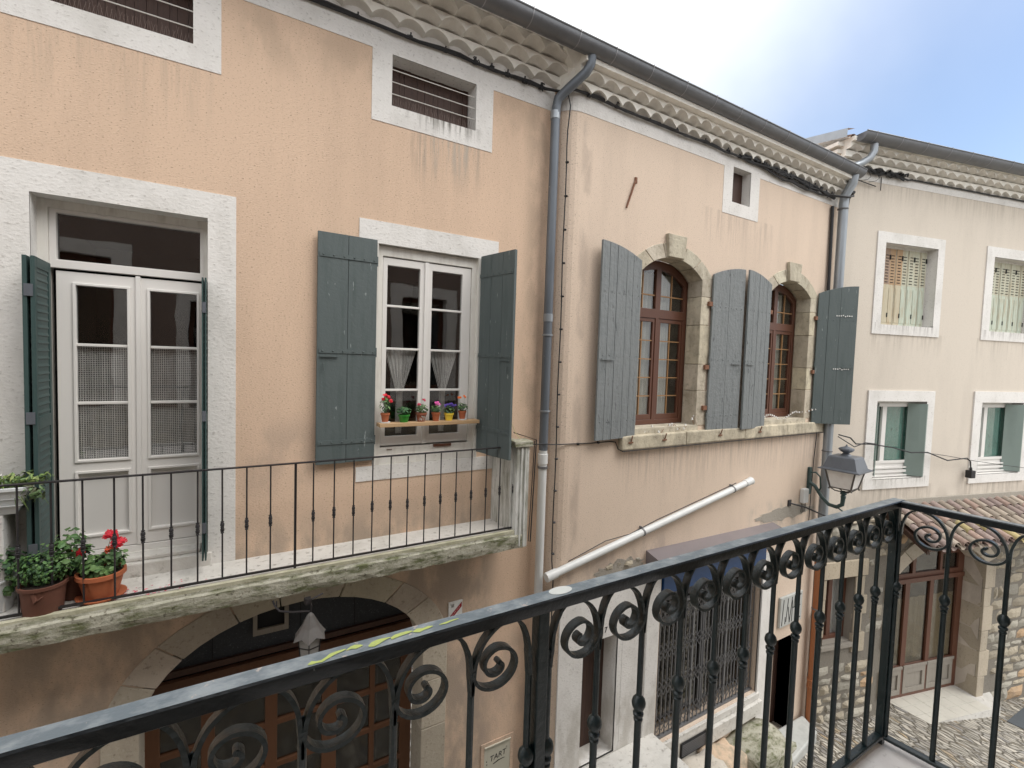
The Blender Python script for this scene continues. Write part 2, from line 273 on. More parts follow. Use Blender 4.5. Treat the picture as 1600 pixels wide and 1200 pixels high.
# ------------------------------------------------------------------ geometry helpers
class Fr:
    """a wall's own frame: s along the wall, o out of it towards the street, z up"""
    def __init__(s, O, ang, flip=1):
        s.O = Vector(O); s.d = Vector((math.cos(ang), math.sin(ang), 0)); s.n = Vector((math.sin(ang), -math.cos(ang), 0))*flip
    def __call__(s, p): return s.O + s.d*p[0] + s.n*p[1] + Vector((0, 0, p[2]))
F1 = Fr((0, 5.2, 0), 0); F2 = Fr((0, 5.0, 0), 0); F3 = Fr((10.333, 5.0, 0), -0.25418)
FW = lambda p: Vector(p)
class MB:
    def __init__(s, f=FW): s.f = f; s.v = []; s.fc = []; s.c = []; s.mi = []; s.m = 0; s.col = (1, 1, 1)
    def add(s, vs, fs, raw=False):
        k = len(s.v); s.v += [Vector(p) if raw else s.f(p) for p in vs]
        for q in fs: s.fc.append([k+i for i in q]); s.c.append(s.col); s.mi.append(s.m)
    def box(s, a0, a1, b0, b1, c0, c1, j=0):
        P = [(x + R.uniform(-j, j), y + R.uniform(-j, j), z + R.uniform(-j, j)) for z in (c0, c1) for x, y in ((a0, b0), (a1, b0), (a1, b1), (a0, b1))]
        s.add(P, [(0, 1, 2, 3), (4, 5, 6, 7), (0, 1, 5, 4), (1, 2, 6, 5), (2, 3, 7, 6), (3, 0, 4, 7)])
    def prism(s, loops, o0, o1, caps=True):
        """loops of (s,z): an outline and holes, extruded from o0 to o1"""
        flat = [p for l in loops for p in l]; n = len(flat)
        tri = tessellate_polygon([[Vector((p[0], p[1], 0)) for p in l] for l in loops])
        vs = [(p[0], o0, p[1]) for p in flat] + [(p[0], o1, p[1]) for p in flat]
        fs = [tuple(t) for t in tri] + [tuple(n+i for i in t) for t in tri] if caps else []
        k = 0
        for l in loops:
            m = len(l)
            for i in range(m): a = k+i; b = k+(i+1) % m; fs.append((a, b, n+b, n+a))
            k += m
        s.add(vs, fs)
    def tube(s, path, r, n=8, caps=True):
        P = [s.f(p) for p in path]; rs = r if isinstance(r, (list, tuple)) else [r]*len(P)
        vs = []; fs = []; nrm = None
        for i, p in enumerate(P):
            t = (P[min(i+1, len(P)-1)] - P[max(i-1, 0)]).normalized()
            if nrm is None: nrm = t.orthogonal().normalized()
            nrm = (nrm - t*nrm.dot(t)).normalized(); b = t.cross(nrm)
            for k in range(n):
                a = 2*math.pi*k/n; vs.append(p + (nrm*math.cos(a) + b*math.sin(a))*rs[i])
        for i in range(len(P)-1):
            for k in range(n): fs.append((i*n+k, i*n+(k+1) % n, (i+1)*n+(k+1) % n, (i+1)*n+k))
        if caps: fs += [tuple(range(n)), tuple((len(P)-1)*n+k for k in range(n))]
        s.add(vs, fs, True)
    def lathe(s, prof, c, n=16, tilt=None, sx=1, sy=1):
        c = s.f(c); vs = []; fs = []
        for r, z in prof:
            for k in range(n):
                a = 2*math.pi*k/n; q = Vector((r*math.cos(a)*sx, r*math.sin(a)*sy, z))
                if tilt is not None: q = tilt @ q
                vs.append(c+q)
        for i in range(len(prof)-1):
            for k in range(n): fs.append((i*n+k, i*n+(k+1) % n, (i+1)*n+(k+1) % n, (i+1)*n+k))
        fs += [tuple(range(n)), tuple((len(prof)-1)*n+k for k in range(n))]
        s.add(vs, fs, True)
    def band(s, path, wy, t, dirn=(0, 1, 0)):
        """flat bar swept along a path lying in a plane; wy = its width across the plane, t = its thickness in the plane"""
        D = Vector(dirn); P = [s.f(p) for p in path]; vs = []; fs = []; n = len(P)
        ts = t if isinstance(t, (list, tuple)) else [t]*n
        for i, p in enumerate(P):
            tg = (P[min(i+1, n-1)] - P[max(i-1, 0)]).normalized(); q = tg.cross(D).normalized()
            for a, b in ((-1, -1), (1, -1), (1, 1), (-1, 1)): vs.append(p + D*(a*wy/2) + q*(b*ts[i]/2))
        for i in range(n-1):
            for k in range(4): fs.append((i*4+k, i*4+(k+1) % 4, (i+1)*4+(k+1) % 4, (i+1)*4+k))
        fs += [(0, 1, 2, 3), tuple((n-1)*4+k for k in range(4))]
        s.add(vs, fs, True)
    def build(s, name, mats, parent=None, smooth=False, bev=0, loc=None):
        if isinstance(mats, str): mats = [mats]
        L0 = parent_loc(parent) if parent else Vector(loc or (0, 0, 0))
        me = bpy.data.meshes.new(name); me.from_pydata([tuple(v-L0) for v in s.v], [], s.fc)
        for m in mats: me.materials.append(M[m])
        for p, i in zip(me.polygons, s.mi): p.material_index = i
        if any(c != (1, 1, 1) for c in s.c) or 'leaf' in mats or 'petal' in mats or any(mm in ('stone_trim', 'arch_stone', 'rubble', 'roof_tile', 'folding_shutter') for mm in mats):
            ca = me.color_attributes.new('Col', 'FLOAT_COLOR', 'CORNER')
            d = []
            for p, c in zip(me.polygons, s.c): d += [*c, 1.0]*p.loop_total
            ca.data.foreach_set('color', d)
        import bmesh
        bm = bmesh.new(); bm.from_mesh(me); bmesh.ops.recalc_face_normals(bm, faces=bm.faces); bm.to_mesh(me); bm.free()
        if smooth:
            me.shade_smooth()
            try: me.set_sharp_from_angle(angle=math.radians(40))
            except Exception: pass
        o = bpy.data.objects.new(name, me); C.objects.link(o)
        if parent: o.parent = parent
        else: o.location = L0
        if bev:
            b = o.modifiers.new('bevel', 'BEVEL'); b.width = bev; b.segments = 2; b.limit_method = 'ANGLE'; b.angle_limit = 0.6
        return o
def parent_loc(p):
    v = Vector((0, 0, 0))
    while p: v += p.location; p = p.parent
    return v
def tag(o, label, cat, group=None, kind=None):
    if label: o['label'] = label
    if cat: o['category'] = cat
    if group: o['group'] = group
    if kind: o['kind'] = kind
    return o
def thing(name, loc, label, cat, group=None):
    o = bpy.data.objects.new(name, None); C.objects.link(o); o.location = loc; o.empty_display_size = 0.2
    return tag(o, label, cat, group)
def solo(mb, name, m, loc, label, cat, group=None, **k):
    return tag(mb.build(name, m, loc=loc, **k), label, cat, group)
def rect(a, b, c, d): return [(a, c), (b, c), (b, d), (a, d)]
def arch_pts(cx, hw, z0, zs, za, n=16):
    """opening outline: bottom z0, springing zs, apex za (segmental or elliptical)"""
    top = [(cx + hw*math.cos(math.pi*k/n), zs + (za-zs)*math.sin(math.pi*k/n)) for k in range(n+1)]
    return [(cx-hw, z0), (cx+hw, z0)] + top
def seg_arc(cx, hw, zs, za, n=14, hw2=None):
    h = za-zs; r = (hw*hw+h*h)/(2*h); cz = za-r; a0 = math.asin(hw/r)
    return [(cx + r*math.sin(a0*(1-2*k/n)), cz + r*math.cos(a0*(1-2*k/n))) for k in range(n+1)]
def seg_pts(cx, hw, z0, zs, za, n=14): return [(cx-hw, z0), (cx+hw, z0)] + seg_arc(cx, hw, zs, za, n)

# ------------------------------------------------------------------ ground
def street_z(x): return -1.34 - 0.1*(x-10.4)
mb = MB()
xs = [-300, -40, -12] + list(range(-6, 26)) + [40, 300]; ys = [-300, -40, -8, -4, 0, 2, 4, 6, 12, 40, 300]
def gz(x): return street_z(max(-12, min(26, x)))
vs = [(x, y, gz(x)) for y in ys for x in xs]; nx = len(xs)
mb.add(vs, [(j*nx+i, j*nx+i+1, (j+1)*nx+i+1, (j+1)*nx+i) for j in range(len(ys)-1) for i in range(nx-1)])
tag(mb.build('street', 'cobbles'), None, None, kind='structure')

# ------------------------------------------------------------------ shared building pieces
def genoise(f, s0, s1, rows, parent, pitch=0.28, back=-0.06, top_o=None, top_z=None, H=.088):
    """corbelled rows of canal tiles bedded in whitewashed mortar: each row ends in a scalloped lip over a hollow that runs back to the row below"""
    mb = MB(f); n = 10; ob = back
    for k, (z, o, h) in enumerate(rows):
        obb = max(ob, o-.115)
        off = (k % 2)*pitch/2; cnt = int((s1-s0-off)/pitch)
        fr_, md, bk = [(s0, o, z)], [(s0, (o+obb)/2, z)], [(s0, obb-.004, z)]
        for i in range(cnt):
            a = s0+off+pitch*i; hh = H*R.uniform(.86, 1.08); oo = o+R.uniform(-.009, .009); wd = pitch*R.uniform(.97, 1.0); sk = R.uniform(-.006, .006)
            for q in range(n):
                u = q/n; wv = math.sin(math.pi*u)**.72; fr_.append((a+wd*u+sk*wv, oo, z+hh*wv)); md.append((a+wd*u, oo-(o-obb)*.45, z+hh*.88*wv)); bk.append((a+wd*u, obb-.004, z+hh*.42*wv))
        fr_.append((s1, o, z)); md.append((s1, (o+obb)/2, z)); bk.append((s1, obb-.004, z)); m_ = len(fr_); zt = z+h
        lip = [(p[0], p[1]-.002+.010*min(1, max(0, (p[2]-z)/H)), p[2]+.016) for p in fr_]; top = [(p[0], o-.006, zt) for p in fr_]
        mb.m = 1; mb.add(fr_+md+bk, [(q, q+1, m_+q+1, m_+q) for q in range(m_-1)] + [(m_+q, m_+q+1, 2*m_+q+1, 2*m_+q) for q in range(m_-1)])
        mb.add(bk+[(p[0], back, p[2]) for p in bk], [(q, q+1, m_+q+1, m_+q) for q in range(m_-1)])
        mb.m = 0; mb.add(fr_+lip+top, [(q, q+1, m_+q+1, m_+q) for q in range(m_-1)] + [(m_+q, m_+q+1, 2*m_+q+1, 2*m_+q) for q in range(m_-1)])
        mb.add([(s0, o-.006, zt), (s1, o-.006, zt), (s1, back, zt), (s0, back, zt)], [(0, 1, 2, 3)])
        for e in (s0, s1): mb.add([(e, back, z), (e, o, z), (e, o-.006, zt), (e, back, zt)], [(0, 1, 2, 3)])
        ob = o-.006
    if top_z: mb.box(s0, s1, back, top_o, rows[-1][0]+rows[-1][2]+.001, top_z)
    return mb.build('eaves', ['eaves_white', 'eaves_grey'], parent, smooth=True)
def gutter(f, s0, s1, o, z, r, parent, seam=0.62, cap0=True):
    mb = MB(f); n = 12; m_ = n+1
    def ring(s, rr, e=0): return [(s, o+rr*math.cos(math.pi+math.pi*k/n), z+rr*math.sin(math.pi+math.pi*k/n)) for k in range(m_)]
    vs = ring(s0, r) + ring(s1, r) + ring(s0, r-.006) + ring(s1, r-.006)
    fs = [(k, k+1, m_+k+1, m_+k) for k in range(n)] + [(2*m_+k, 2*m_+k+1, 3*m_+k+1, 3*m_+k) for k in range(n)]
    mb.add(vs, fs)
    for s in (s0, s1): mb.add(ring(s, r), [tuple(range(m_))])
    mb.tube([(s0, o+r, z+.006), (s1, o+r, z+.006)], 0.012, 8)
    g = mb.build('gutter', 'zinc', parent, smooth=True)
    s = s0+seam*0.4; k = 0
    while s < s1:
        sm = MB(f)
        vs = ring(s-.006, r+.004) + ring(s+.006, r+.004); sm.add(vs, [(k, k+1, m_+k+1, m_+k) for k in range(n)])
        sm.box(s-.006, s+.006, o+r-.012, o+r+.014, z-.004, z+.022)
        s += seam*R.uniform(.9, 1.1)
        sm.build('seam', 'zinc_seam', g, smooth=True)
    return g
def roof(f, s0, s1, o_front, z0, depth, slope, parent, pitch=0.22):
    mb = MB(f); n = int((s1-s0)/pitch)
    mb.add([(s0, o_front, z0), (s1, o_front, z0), (s1, o_front-depth, z0+depth*slope), (s0, o_front-depth, z0+depth*slope)], [(0, 1, 2, 3)])
    for i in range(n):
        c = s0+pitch*(i+.5); sh = R.uniform(.7, 1.1); mb.col = (0.42*sh, 0.27*sh, 0.19*sh)
        m_ = 6; vs = []
        for q in (0, 1):
            oo = o_front-depth*q; zz = z0+depth*slope*q
            vs += [(c-.08*math.cos(math.pi*k/m_), oo, zz+.07*math.sin(math.pi*k/m_)) for k in range(m_+1)]
        mb.add(vs, [(k, k+1, m_+1+k+1, m_+1+k) for k in range(m_)])
    return mb.build('roof', 'roof_tile', parent)
def surround(f, outer, hole, parent, m='white_render', depth=0.25, proud=0.008, name='surround', col=None):
    mb = MB(f)
    if col: mb.col = col
    mb.prism([outer, hole], -0.004, proud)
    # lining of the opening
    grow = 0.02
    cx = sum(p[0] for p in hole)/len(hole); cz = sum(p[1] for p in hole)/len(hole)
    n = len(hole)
    fs = [(k, (k+1) % n, n+(k+1) % n, n+k) for k in range(n)]
    mb.add([(p[0], proud-.001, p[1]) for p in hole] + [(p[0], -depth, p[1]) for p in hole], fs)
    return mb.build(name, m, parent)
def grown(l, g):
    cx = sum(p[0] for p in l)/len(l); cz = sum(p[1] for p in l)/len(l)
    return [(p[0]+(g if p[0] > cx else -g), p[1]+(g if p[1] > cz else -g)) for p in l]
def room(f, a, b, c, d, parent, o0=-0.4, dep=1.6):
    """unlit room behind a window"""
    mb = MB(f)
    mb.add([(a, o0, c), (b, o0, c), (b, o0, d), (a, o0, d), (a, o0-dep, c), (b, o0-dep, c), (b, o0-dep, d), (a, o0-dep, d)],
           [(0, 1, 5, 4), (1, 2, 6, 5), (2, 3, 7, 6), (3, 0, 4, 7), (4, 5, 6, 7)])
    return mb.build('room', 'interior_dark', parent)

# ================================================================== HOUSE 1 (peach)
h1 = thing('townhouse', (0.5, 5.2, -0.4), 'peach rendered house with a white band, flat grey-green shutters and a long balcony', 'house')
att = [rect(-1.23, -0.237, 8.665, 9.18), rect(1.52, 2.51, 8.655, 9.18)]
door_h = rect(-1.30, -0.13, 3.9, 7.185)
win_h = rect(1.40, 2.62, 4.80, 7.195)
arch_h = arch_pts(0.68, 1.33, -0.6, 2.55, 3.455, 22)
def a1(g=0): return arch_pts(0.68, 1.33+g, -0.6-g, 2.55, 3.455+g*.9, 22)
mb = MB(F1); mb.prism([rect(-6, 3.9, -1, 9.75), *[grown(a, .015) for a in att], grown(door_h, .015), grown(win_h, .015), a1(0.1)], -0.30, 0.0); mb.build('wall', 'peach_render', h1)
mb = MB(F1)
band = [(-6, 9.186), (-1.44, 9.186), (-1.44, 8.473), (-0.027, 8.473), (-0.027, 9.186), (1.31, 9.186), (1.31, 8.46), (2.735, 8.46), (2.735, 9.186), (3.62, 9.186), (3.62, 9.72), (-6, 9.72)]
mb.prism([band, *att], -0.004, 0.006)
for a in att:
    n = 4; mb.add([(p[0], .005, p[1]) for p in a] + [(p[0], -.28, p[1]) for p in a], [(k, (k+1) % n, n+(k+1) % n, n+k) for k in range(n)])
mb.build('band', 'white_render', h1)
for i, a in enumerate(att):
    s0, s1 = a[0][0], a[1][0]; z0, z1 = a[0][1], a[2][1]
    mb = MB(F1)
    x = s0
    while x < s1-.01:
        wd = min(R.uniform(.05, .09), s1-x); mb.box(x, x+wd-.003, -.27, -.20-R.uniform(0, .012), z0, z1); x += wd
    aw = mb.build('attic_window', 'dark_wood', h1)
    mb = MB(F1)
    for k in range(3): zz = z0+.14+.125*k if i else z0+.15+.14*k; mb.tube([(s0, -.03, zz), (s1, -.03, zz)], .0055, 6)
    mb.build('wire', 'wire_white', aw)
    mb = MB(F1); x = s0+.02
    while x < s1-.02:
        for q in (-1, 1): mb.tube([(x, -.05, z0), (x+.018*q+R.uniform(-.01, .01), -.05+R.uniform(-.03, .03), z0+R.uniform(.09, .13))], .0014, 4, False)
        x += .028
    mb.build('bird_spikes', 'spike_brown', aw)
genoise(F1, -6, 3.75, [(9.46, .10, .115), (9.572, .21, .110), (9.68, .32, .108)], h1, top_o=.43, top_z=9.80)
roof(F1, -6, 3.95, .42, 9.76, 5, .28, h1)
# french door
surround(F1, rect(-1.53, 0.092, 3.95, 7.415), rect(-1.30, -0.13, 3.95, 7.185), h1, depth=.3)
fd = MB(F1); fd.prism([rect(-1.30, -0.13, 4.0, 7.185), rect(-1.235, -0.17, 4.16, 7.12)], -.30, -.16); door = fd.build('french_door', 'cream_paint', h1)
mb = MB(F1)
yf = -.20
mb.prism([rect(-1.235, -0.17, 6.64, 7.12), rect(-1.19, -.195, 6.71, 7.09)], -.24, yf+.02)
for (a, b, g0, g1) in ((-1.20, -.665, -1.075, -.735), (-.65, -.18, -.573, -.222)):
    mb.prism([rect(a, b, 4.22, 6.62), rect(g0, g1, 5.02, 6.51), rect(g0, g1, 4.36, 4.90)], -.24, yf)
    # raised mouldings round the openings
    for (c, d) in ((5.02, 6.51), (4.36, 4.90)):
        mb.prism([rect(g0-.022, g1+.022, c-.022, d+.022), rect(g0, g1, c, d)], yf-.001, yf+.014)
    for zz in (6.01, 5.51): mb.box(g0, g1, -.235, yf-.004, zz-.012, zz+.012)
mb.box(-.675, -.64, -.24, yf+.018, 4.22, 6.63)
mb.box(-1.24, -.165, -.24, yf+.012, 4.16, 4.215)
leaf_ = mb.build('leaf_frame', 'white_pvc', door, bev=.004)
mb = MB(F1)
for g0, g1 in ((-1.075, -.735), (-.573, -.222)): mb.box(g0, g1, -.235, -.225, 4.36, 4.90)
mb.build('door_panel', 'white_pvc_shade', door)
mb = MB(F1)
for g0, g1 in ((-1.075, -.735), (-.573, -.222)): mb.box(g0, g1, -.232, -.228, 5.02, 6.51)
mb.box(-1.19, -.195, -.232, -.228, 6.71, 7.09); mb.build('pane', 'glass', door)
mb = MB(F1)
for g0, g1 in ((-1.075, -.735), (-.573, -.222)):
    n = 24; vs = []
    for k in range(n+1):
        s = g0+(g1-g0)*k/n; o = -.248+.005*math.sin(k*1.3)
        vs += [(s, o, 5.0), (s, o, 6.0)]
    mb.add(vs, [(2*k, 2*k+2, 2*k+3, 2*k+1) for k in range(n)])
mb.build('curtain', 'lace_grid', door, smooth=True)
room(F1, -1.35, -.1, 3.95, 7.2, door, -.31, 2.2)
mb = MB(F1); mb.box(-1.32, -.1, -.16, .03, 3.96, 4.12); mb.box(-1.22, -.19, -.17, -.02, 4.12, 4.16); mb.build('threshold', 'slab_stone', h1, bev=.01)
# door lever-like latch and hinges seen at the left jamb
mb = MB(F1)
for zz in (4.6, 5.45, 6.35): mb.box(-1.262, -1.235, -.17, -.13, zz, zz+.12)
mb.tube([(-1.245, -.10, 5.42), (-1.25, -.05, 5.46), (-1.243, -.02, 5.54)], [.012, .01, .005], 6); mb.build('hinge', 'lamp_grey', door)
# folded louvred shutters standing out from both jambs
def louvre_shutter(f, s, z0, z1, parent, o0=-.10, o1=.30, side=1, th=.013, gap_=.045):
    sh = None
    for q, ds in enumerate((0, gap_*side)):
        mb = MB(f); a, b = s+ds-th, s+ds+th
        mb.box(a, b, o0, o0+.05, z0, z1); mb.box(a, b, o1-.05, o1, z0, z1)
        for c, d in ((z0, z0+.12), ((z0+z1)/2-.05, (z0+z1)/2+.05), (z1-.08, z1)): mb.box(a, b, o0+.05, o1-.05, c, d)
        zz = z0+.12
        mb.box(a+th*.5, b-.008, o0+.05, o1-.05, z0, z1)
        while zz < z1-.1:
            mb.add([(b-.010, o0+.06, zz), (b-.010, o1-.06, zz), (b-.001, o1-.06, zz+.012), (b-.001, o0+.06, zz+.012), (b-.010, o0+.06, zz+.04), (b-.010, o1-.06, zz+.04)],
                   [(0, 1, 2, 3), (3, 2, 5, 4), (0, 3, 4), (1, 2, 5)]); zz += .06
        o = mb.build('shutter', 'green_paint', parent, bev=.003)
        if q == 0: sh = o
    mb = MB(f)
    for zz in (z0+.25, (z0+z1)/2, z1-.3): mb.box(min(s, s+gap_*side)-.003, max(s, s+gap_*side)+.003, o1-.01, o1+.008, zz, zz+.09)
    mb.build('hinge', 'lamp_grey', sh)
louvre_shutter(F1, -1.225, 4.14, 6.66, h1, -.12, .27, -1)
louvre_shutter(F1, -.140, 4.14, 6.62, h1, -.12, .27, -1, .0065, .022)
# casement window over the balcony
mb = MB(F1); mb.box(1.205, 2.866, -.004, .008, 7.195, 7.428); mb.build('lintel', 'white_render', h1)
mb = MB(F1); mb.box(1.205, 2.866, -.004, .010, 4.64, 4.80); mb.build('sill', 'white_render', h1)
mb = MB(F1); n = 4; mb.add([(p[0], .004, p[1]) for p in win_h] + [(p[0], -.28, p[1]) for p in win_h], [(k, (k+1) % n, n+(k+1) % n, n+k) for k in range(n)])
mb.box(1.375, 1.41, -.05, .012, 4.80, 7.195); mb.box(2.605, 2.64, -.05, .012, 4.80, 7.195); mb.build('lining', 'cream_paint', h1)
win = MB(F1); win.prism([rect(1.41, 2.61, 4.80, 7.19), rect(1.475, 2.545, 4.98, 7.08)], -.20, -.05)
win.box(1.41, 2.61, -.06, -.02, 4.80, 4.90)
window1 = win.build('window', 'cream_paint', h1, bev=.006)
mb = MB(F1)
for a, b, g0, g1 in ((1.48, 1.965, 1.53, 1.905), (1.98, 2.54, 2.05, 2.43)):
    mb.prism([rect(a, b, 5.0, 7.07), rect(g0, g1, 5.10, 6.99)], -.12, -.065)
    for zz in (6.55, 6.08, 5.62): mb.box(g0, g1, -.115, -.07, zz-.012, zz+.012)
mb.box(1.955, 2.0, -.12, -.045, 5.0, 7.07)
mb.build('casement', 'white_pvc', window1, bev=.004)
mb = MB(F1)
for g0, g1 in ((1.53, 1.905), (2.05, 2.43)): mb.box(g0, g1, -.098, -.094, 5.10, 6.99)
mb.build('pane', 'glass', window1)
mb = MB(F1)
for cx, hw in ((1.715, .19), (2.235, .185)):
    n = 22; m_ = 16; vs = []
    for j in range(m_+1):
        z = 6.07 - (6.07-5.12)*j/m_
        wz_ = hw*(1-.82*min(1, (j/m_)/.52)) if j/m_ < .52 else hw*(.18+.04*math.sin((j/m_-.52)*3.14/.5))
        for k in range(n+1): vs.append((cx-.01*j/m_+wz_*(2*k/n-1), -.135+.012*math.sin(k*1.9)*(1-.3*j/m_), z))
    mb.add(vs, [(j*(n+1)+k, j*(n+1)+k+1, (j+1)*(n+1)+k+1, (j+1)*(n+1)+k) for j in range(m_) for k in range(n)])
mb.build('curtain', 'lace_fine', window1, smooth=True)
room(F1, 1.36, 2.66, 4.8, 7.2, window1, -.31, 2.2)
mb = MB(F1)
mb.box(1.55, 1.61, -.055, -.04, 4.955, 4.96); mb.box(2.1, 2.32, -.05, -.03, 4.955, 4.985); mb.build('peeling_board', 'brown_wood', window1)
# plank shutters
def plank_shutter(f, w_, z0, z1, parent, m, hinge, ang, side, straps=(.11, .48, .90), arch=0.0, n=3, inner=False, bolts=True, loc_o=.02, gap=.004, cuts=None, strap_m=None):
    """hinge = s of the hinge; side=+1 the leaf runs to +s from it, ang = how far it stands off the wall"""
    ca, sa = math.cos(ang), math.sin(ang)
    ff = lambda p: f((hinge + side*(p[0]*ca - p[1]*sa), loc_o + p[0]*sa + p[1]*ca, p[2]))
    mb = MB(ff); t = .034
    ws = cuts or [1/n]*n; x = 0
    for q, wq in enumerate(ws):
        xa, xb = x*w_+gap/2, (x+wq)*w_-gap/2; m_ = 4
        top = [(xa+(xb-xa)*k/m_, z1-arch*(1-((xa+(xb-xa)*k/m_)/w_))**2) for k in range(m_+1)]
        e = R.uniform(-.004, .004)
        mb.prism([[(xa, z0+e), (xb, z0+e)] + top[::-1]], R.uniform(0, .003), t+R.uniform(-.002, .002)); x += wq
    sh = mb.build('shutter', m, parent, bev=.0025)
    for p in straps:
        mb = MB(ff)
        z = z0+(z1-arch-z0)*p
        if strap_m != 'none': mb.box(.0, w_*.97, t+.001, t+.008, z-.022, z+.022)
        k = 0
        nn = 6
        for k in range(nn):
            xx = w_*(.06+.88*k/(nn-1)*.97); mb.lathe([(.009, 0), (.0085, .004), (.004, .008)], (xx, t+(.008 if strap_m != 'none' else 0), z), 6, Matrix.Rotation(math.pi/2, 3, 'X'))
        if side and p == straps[1] and bolts: mb.box(w_*.66, w_*.95, t+.01, t+.022, z-.06, z-.045); mb.tube([(w_*.9, t+.02, z-.12), (w_*.89, t+.028, z-.2)], .005, 6)
        mb.tube([(.0, t*.5, z-.05), (.0, t*.5, z+.05)], .013, 8)
        mb.build('strap', m if strap_m in (None, 'none') else strap_m, sh)
    return sh
plank_shutter(F1, .595, 4.87, 7.215, h1, 'sage_paint', 1.385, .025, -1, straps=(.095, .495, .905), n=2, cuts=[.5, .5])
plank_shutter(F1, .60, 4.87, 7.215, h1, 'sage_paint', 2.655, 1.37, 1, straps=(.13, .50, .90), n=3)
# big arch at street level
outer = arch_pts(0.70, 1.62, -0.6, 2.58, 3.70, 22)
mb = MB(F1); o_, i_ = outer[2:], a1()[2:]
def vou(mb, A, B, cuts, o0, o1, gap=.006):
    """stones between two curves cut at the given indices"""
    for a, b in zip(cuts[:-1], cuts[1:]):
        sh = R.uniform(.88, 1.1); mb.col = (sh, sh*R.uniform(.97, 1.02), sh*R.uniform(.94, 1.02))
        P = A[a:b+1]; Q = B[a:b+1]
        g = gap
        def tr(L, sgn): 
            L = list(L); d = (Vector(L[1])-Vector(L[0])).normalized()*g; L[0] = (L[0][0]+d.x, L[0][1]+d.y)
            d = (Vector(L[-2])-Vector(L[-1])).normalized()*g; L[-1] = (L[-1][0]+d.x, L[-1][1]+d.y); return L
        mb.prism([tr(P, 1)+tr(Q, 1)[::-1]], o0, o1+R.uniform(-.002, .002))
vou(mb, o_, i_, [0, 4, 6, 9, 12, 14, 17, 19, 22], -.34, .012)
for sgn in (-1, 1):
    z = -.6
    for h in (.75, .62, .8, .58, .42):
        sh = R.uniform(.85, 1.08); mb.col = (sh, sh, sh*.97); z1 = min(2.57, z+h)
        a, b = (.68+1.33, .70+1.62) if sgn > 0 else (.70-1.62, .68-1.33)
        mb.box(a, b, -.34, .010, z+.004, z1-.004); z += h
mb.build('stone_arch', 'arch_stone', h1, bev=.008)
mb = MB(F1); mb.prism([arch_pts(.68, 1.34, 2.86, 2.87, 3.465, 22)], -.42, -.36)
ty = mb.build('tympanum', 'charcoal_board', h1)
mb = MB(F1); mb.box(-.66, 2.02, -.38, -.32, 2.80, 2.86); mb.build('rail', 'dark_wood', ty)
mb = MB(F1); mb.prism([rect(.26, .60, 3.02, 3.42), rect(.30, .56, 3.08, 3.40)], -.36, -.33); mb.m = 1; mb.box(.30, .56, -.36, -.358, 3.08, 3.4); mb.build('vent_opening', ['grey_wood', 'interior_dark'], ty)
mb = MB(F1)
for s in (-.1, .72, 1.3): mb.box(s-.003, s+.003, -.361, -.352, 2.88, 3.42)
mb.build('joint', 'interior_dark', ty)
# shop window and doors under the arch
mb = MB(F1)
sw = rect(-.66, 2.02, -.6, 2.72)
holes = []
for a, b in ((-.54, -.20), (-.08, .38), (.50, .96), (1.12, 1.50), (1.56, 1.88)):
    for c, d in ((-.3, .5), (.56, .98), (1.04, 1.46), (1.52, 1.94), (2.0, 2.60)): holes.append(rect(a, b, c, d))
mb.prism([sw, *holes], -.44, -.38); fr = mb.build('shop_front', 'orange_wood', h1, bev=.006)
mb = MB(F1); mb.box(-.6, 1.95, -.415, -.41, -.35, 2.65); mb.build('pane', 'glass_dirty', fr)
room(F1, -.68, 2.04, -.6, 2.85, fr, -.46, 1.5)

# ================================================================== HOUSE 2 (pink)
h2 = thing('townhouse', (7.0, 5.0, -1.0), 'pinkish rendered house with two stone-arched brown windows and rounded plank shutters', 'house')
AW = [(5.75, .655), (8.9, .655)]
slit = rect(7.03, 7.50, 8.665, 9.22)
d7 = rect(4.28, 4.93, 0.28, 2.07); gate_h = rect(5.82, 8.50, -.03, 3.0); d9 = rect(9.03, 9.74, -1.5, .76)
wa = [seg_pts(c, h+.06, 5.0, 7.33, 7.66) for c, h in AW]
mb = MB(F2); mb.prism([rect(3.92, 10.333, -1.9, 9.75), grown(slit, .015), grown(d7, .015), gate_h, d9, *wa], -.35, 0)
cn = []
for k in range(7):                                                  # softly rounded return towards the peach house
    a = k/6*math.pi/2; cn.append((3.92-.26*math.sin(a), -.26*(1-math.cos(a))))
vs = [(p[0], p[1], z) for p in cn for z in (-1.9, 9.75)]
mb.add(vs, [(2*k, 2*k+2, 2*k+3, 2*k+1) for k in range(6)])
mb.build('wall', 'pink_render', h2, smooth=False)
mb = MB(F2)
b2 = [(3.92, 9.186), (6.80, 9.186), (6.80, 8.46), (7.75, 8.46), (7.75, 9.186), (10.333, 9.186), (10.333, 9.70), (3.92, 9.70)]
mb.prism([b2, slit], -.004, .006)
mb.add([(p[0], .005, p[1]) for p in slit] + [(p[0], -.28, p[1]) for p in slit], [(k, (k+1) % 4, 4+(k+1) % 4, 4+k) for k in range(4)])
for k in range(6):
    (a, b), (c, d) = cn[k], cn[k+1]; mb.add([(a, b+.006, 9.186), (c-.004, d+.006, 9.186), (c-.004, d+.006, 9.70), (a, b+.006, 9.70)], [(0, 1, 2, 3)])
mb.build('band', 'white_render', h2)
mb = MB(F2); mb.box(7.03, 7.50, -.22, -.15, 8.66, 9.22); mb.build('attic_window', 'dark_wood', h2)
genoise(F2, 3.72, 10.36, [(9.39, .10, .12), (9.51, .20, .11)], h2, pitch=.262, top_o=.30, top_z=9.76)
mb = MB(F2)       # mortared lap where the two eaves meet
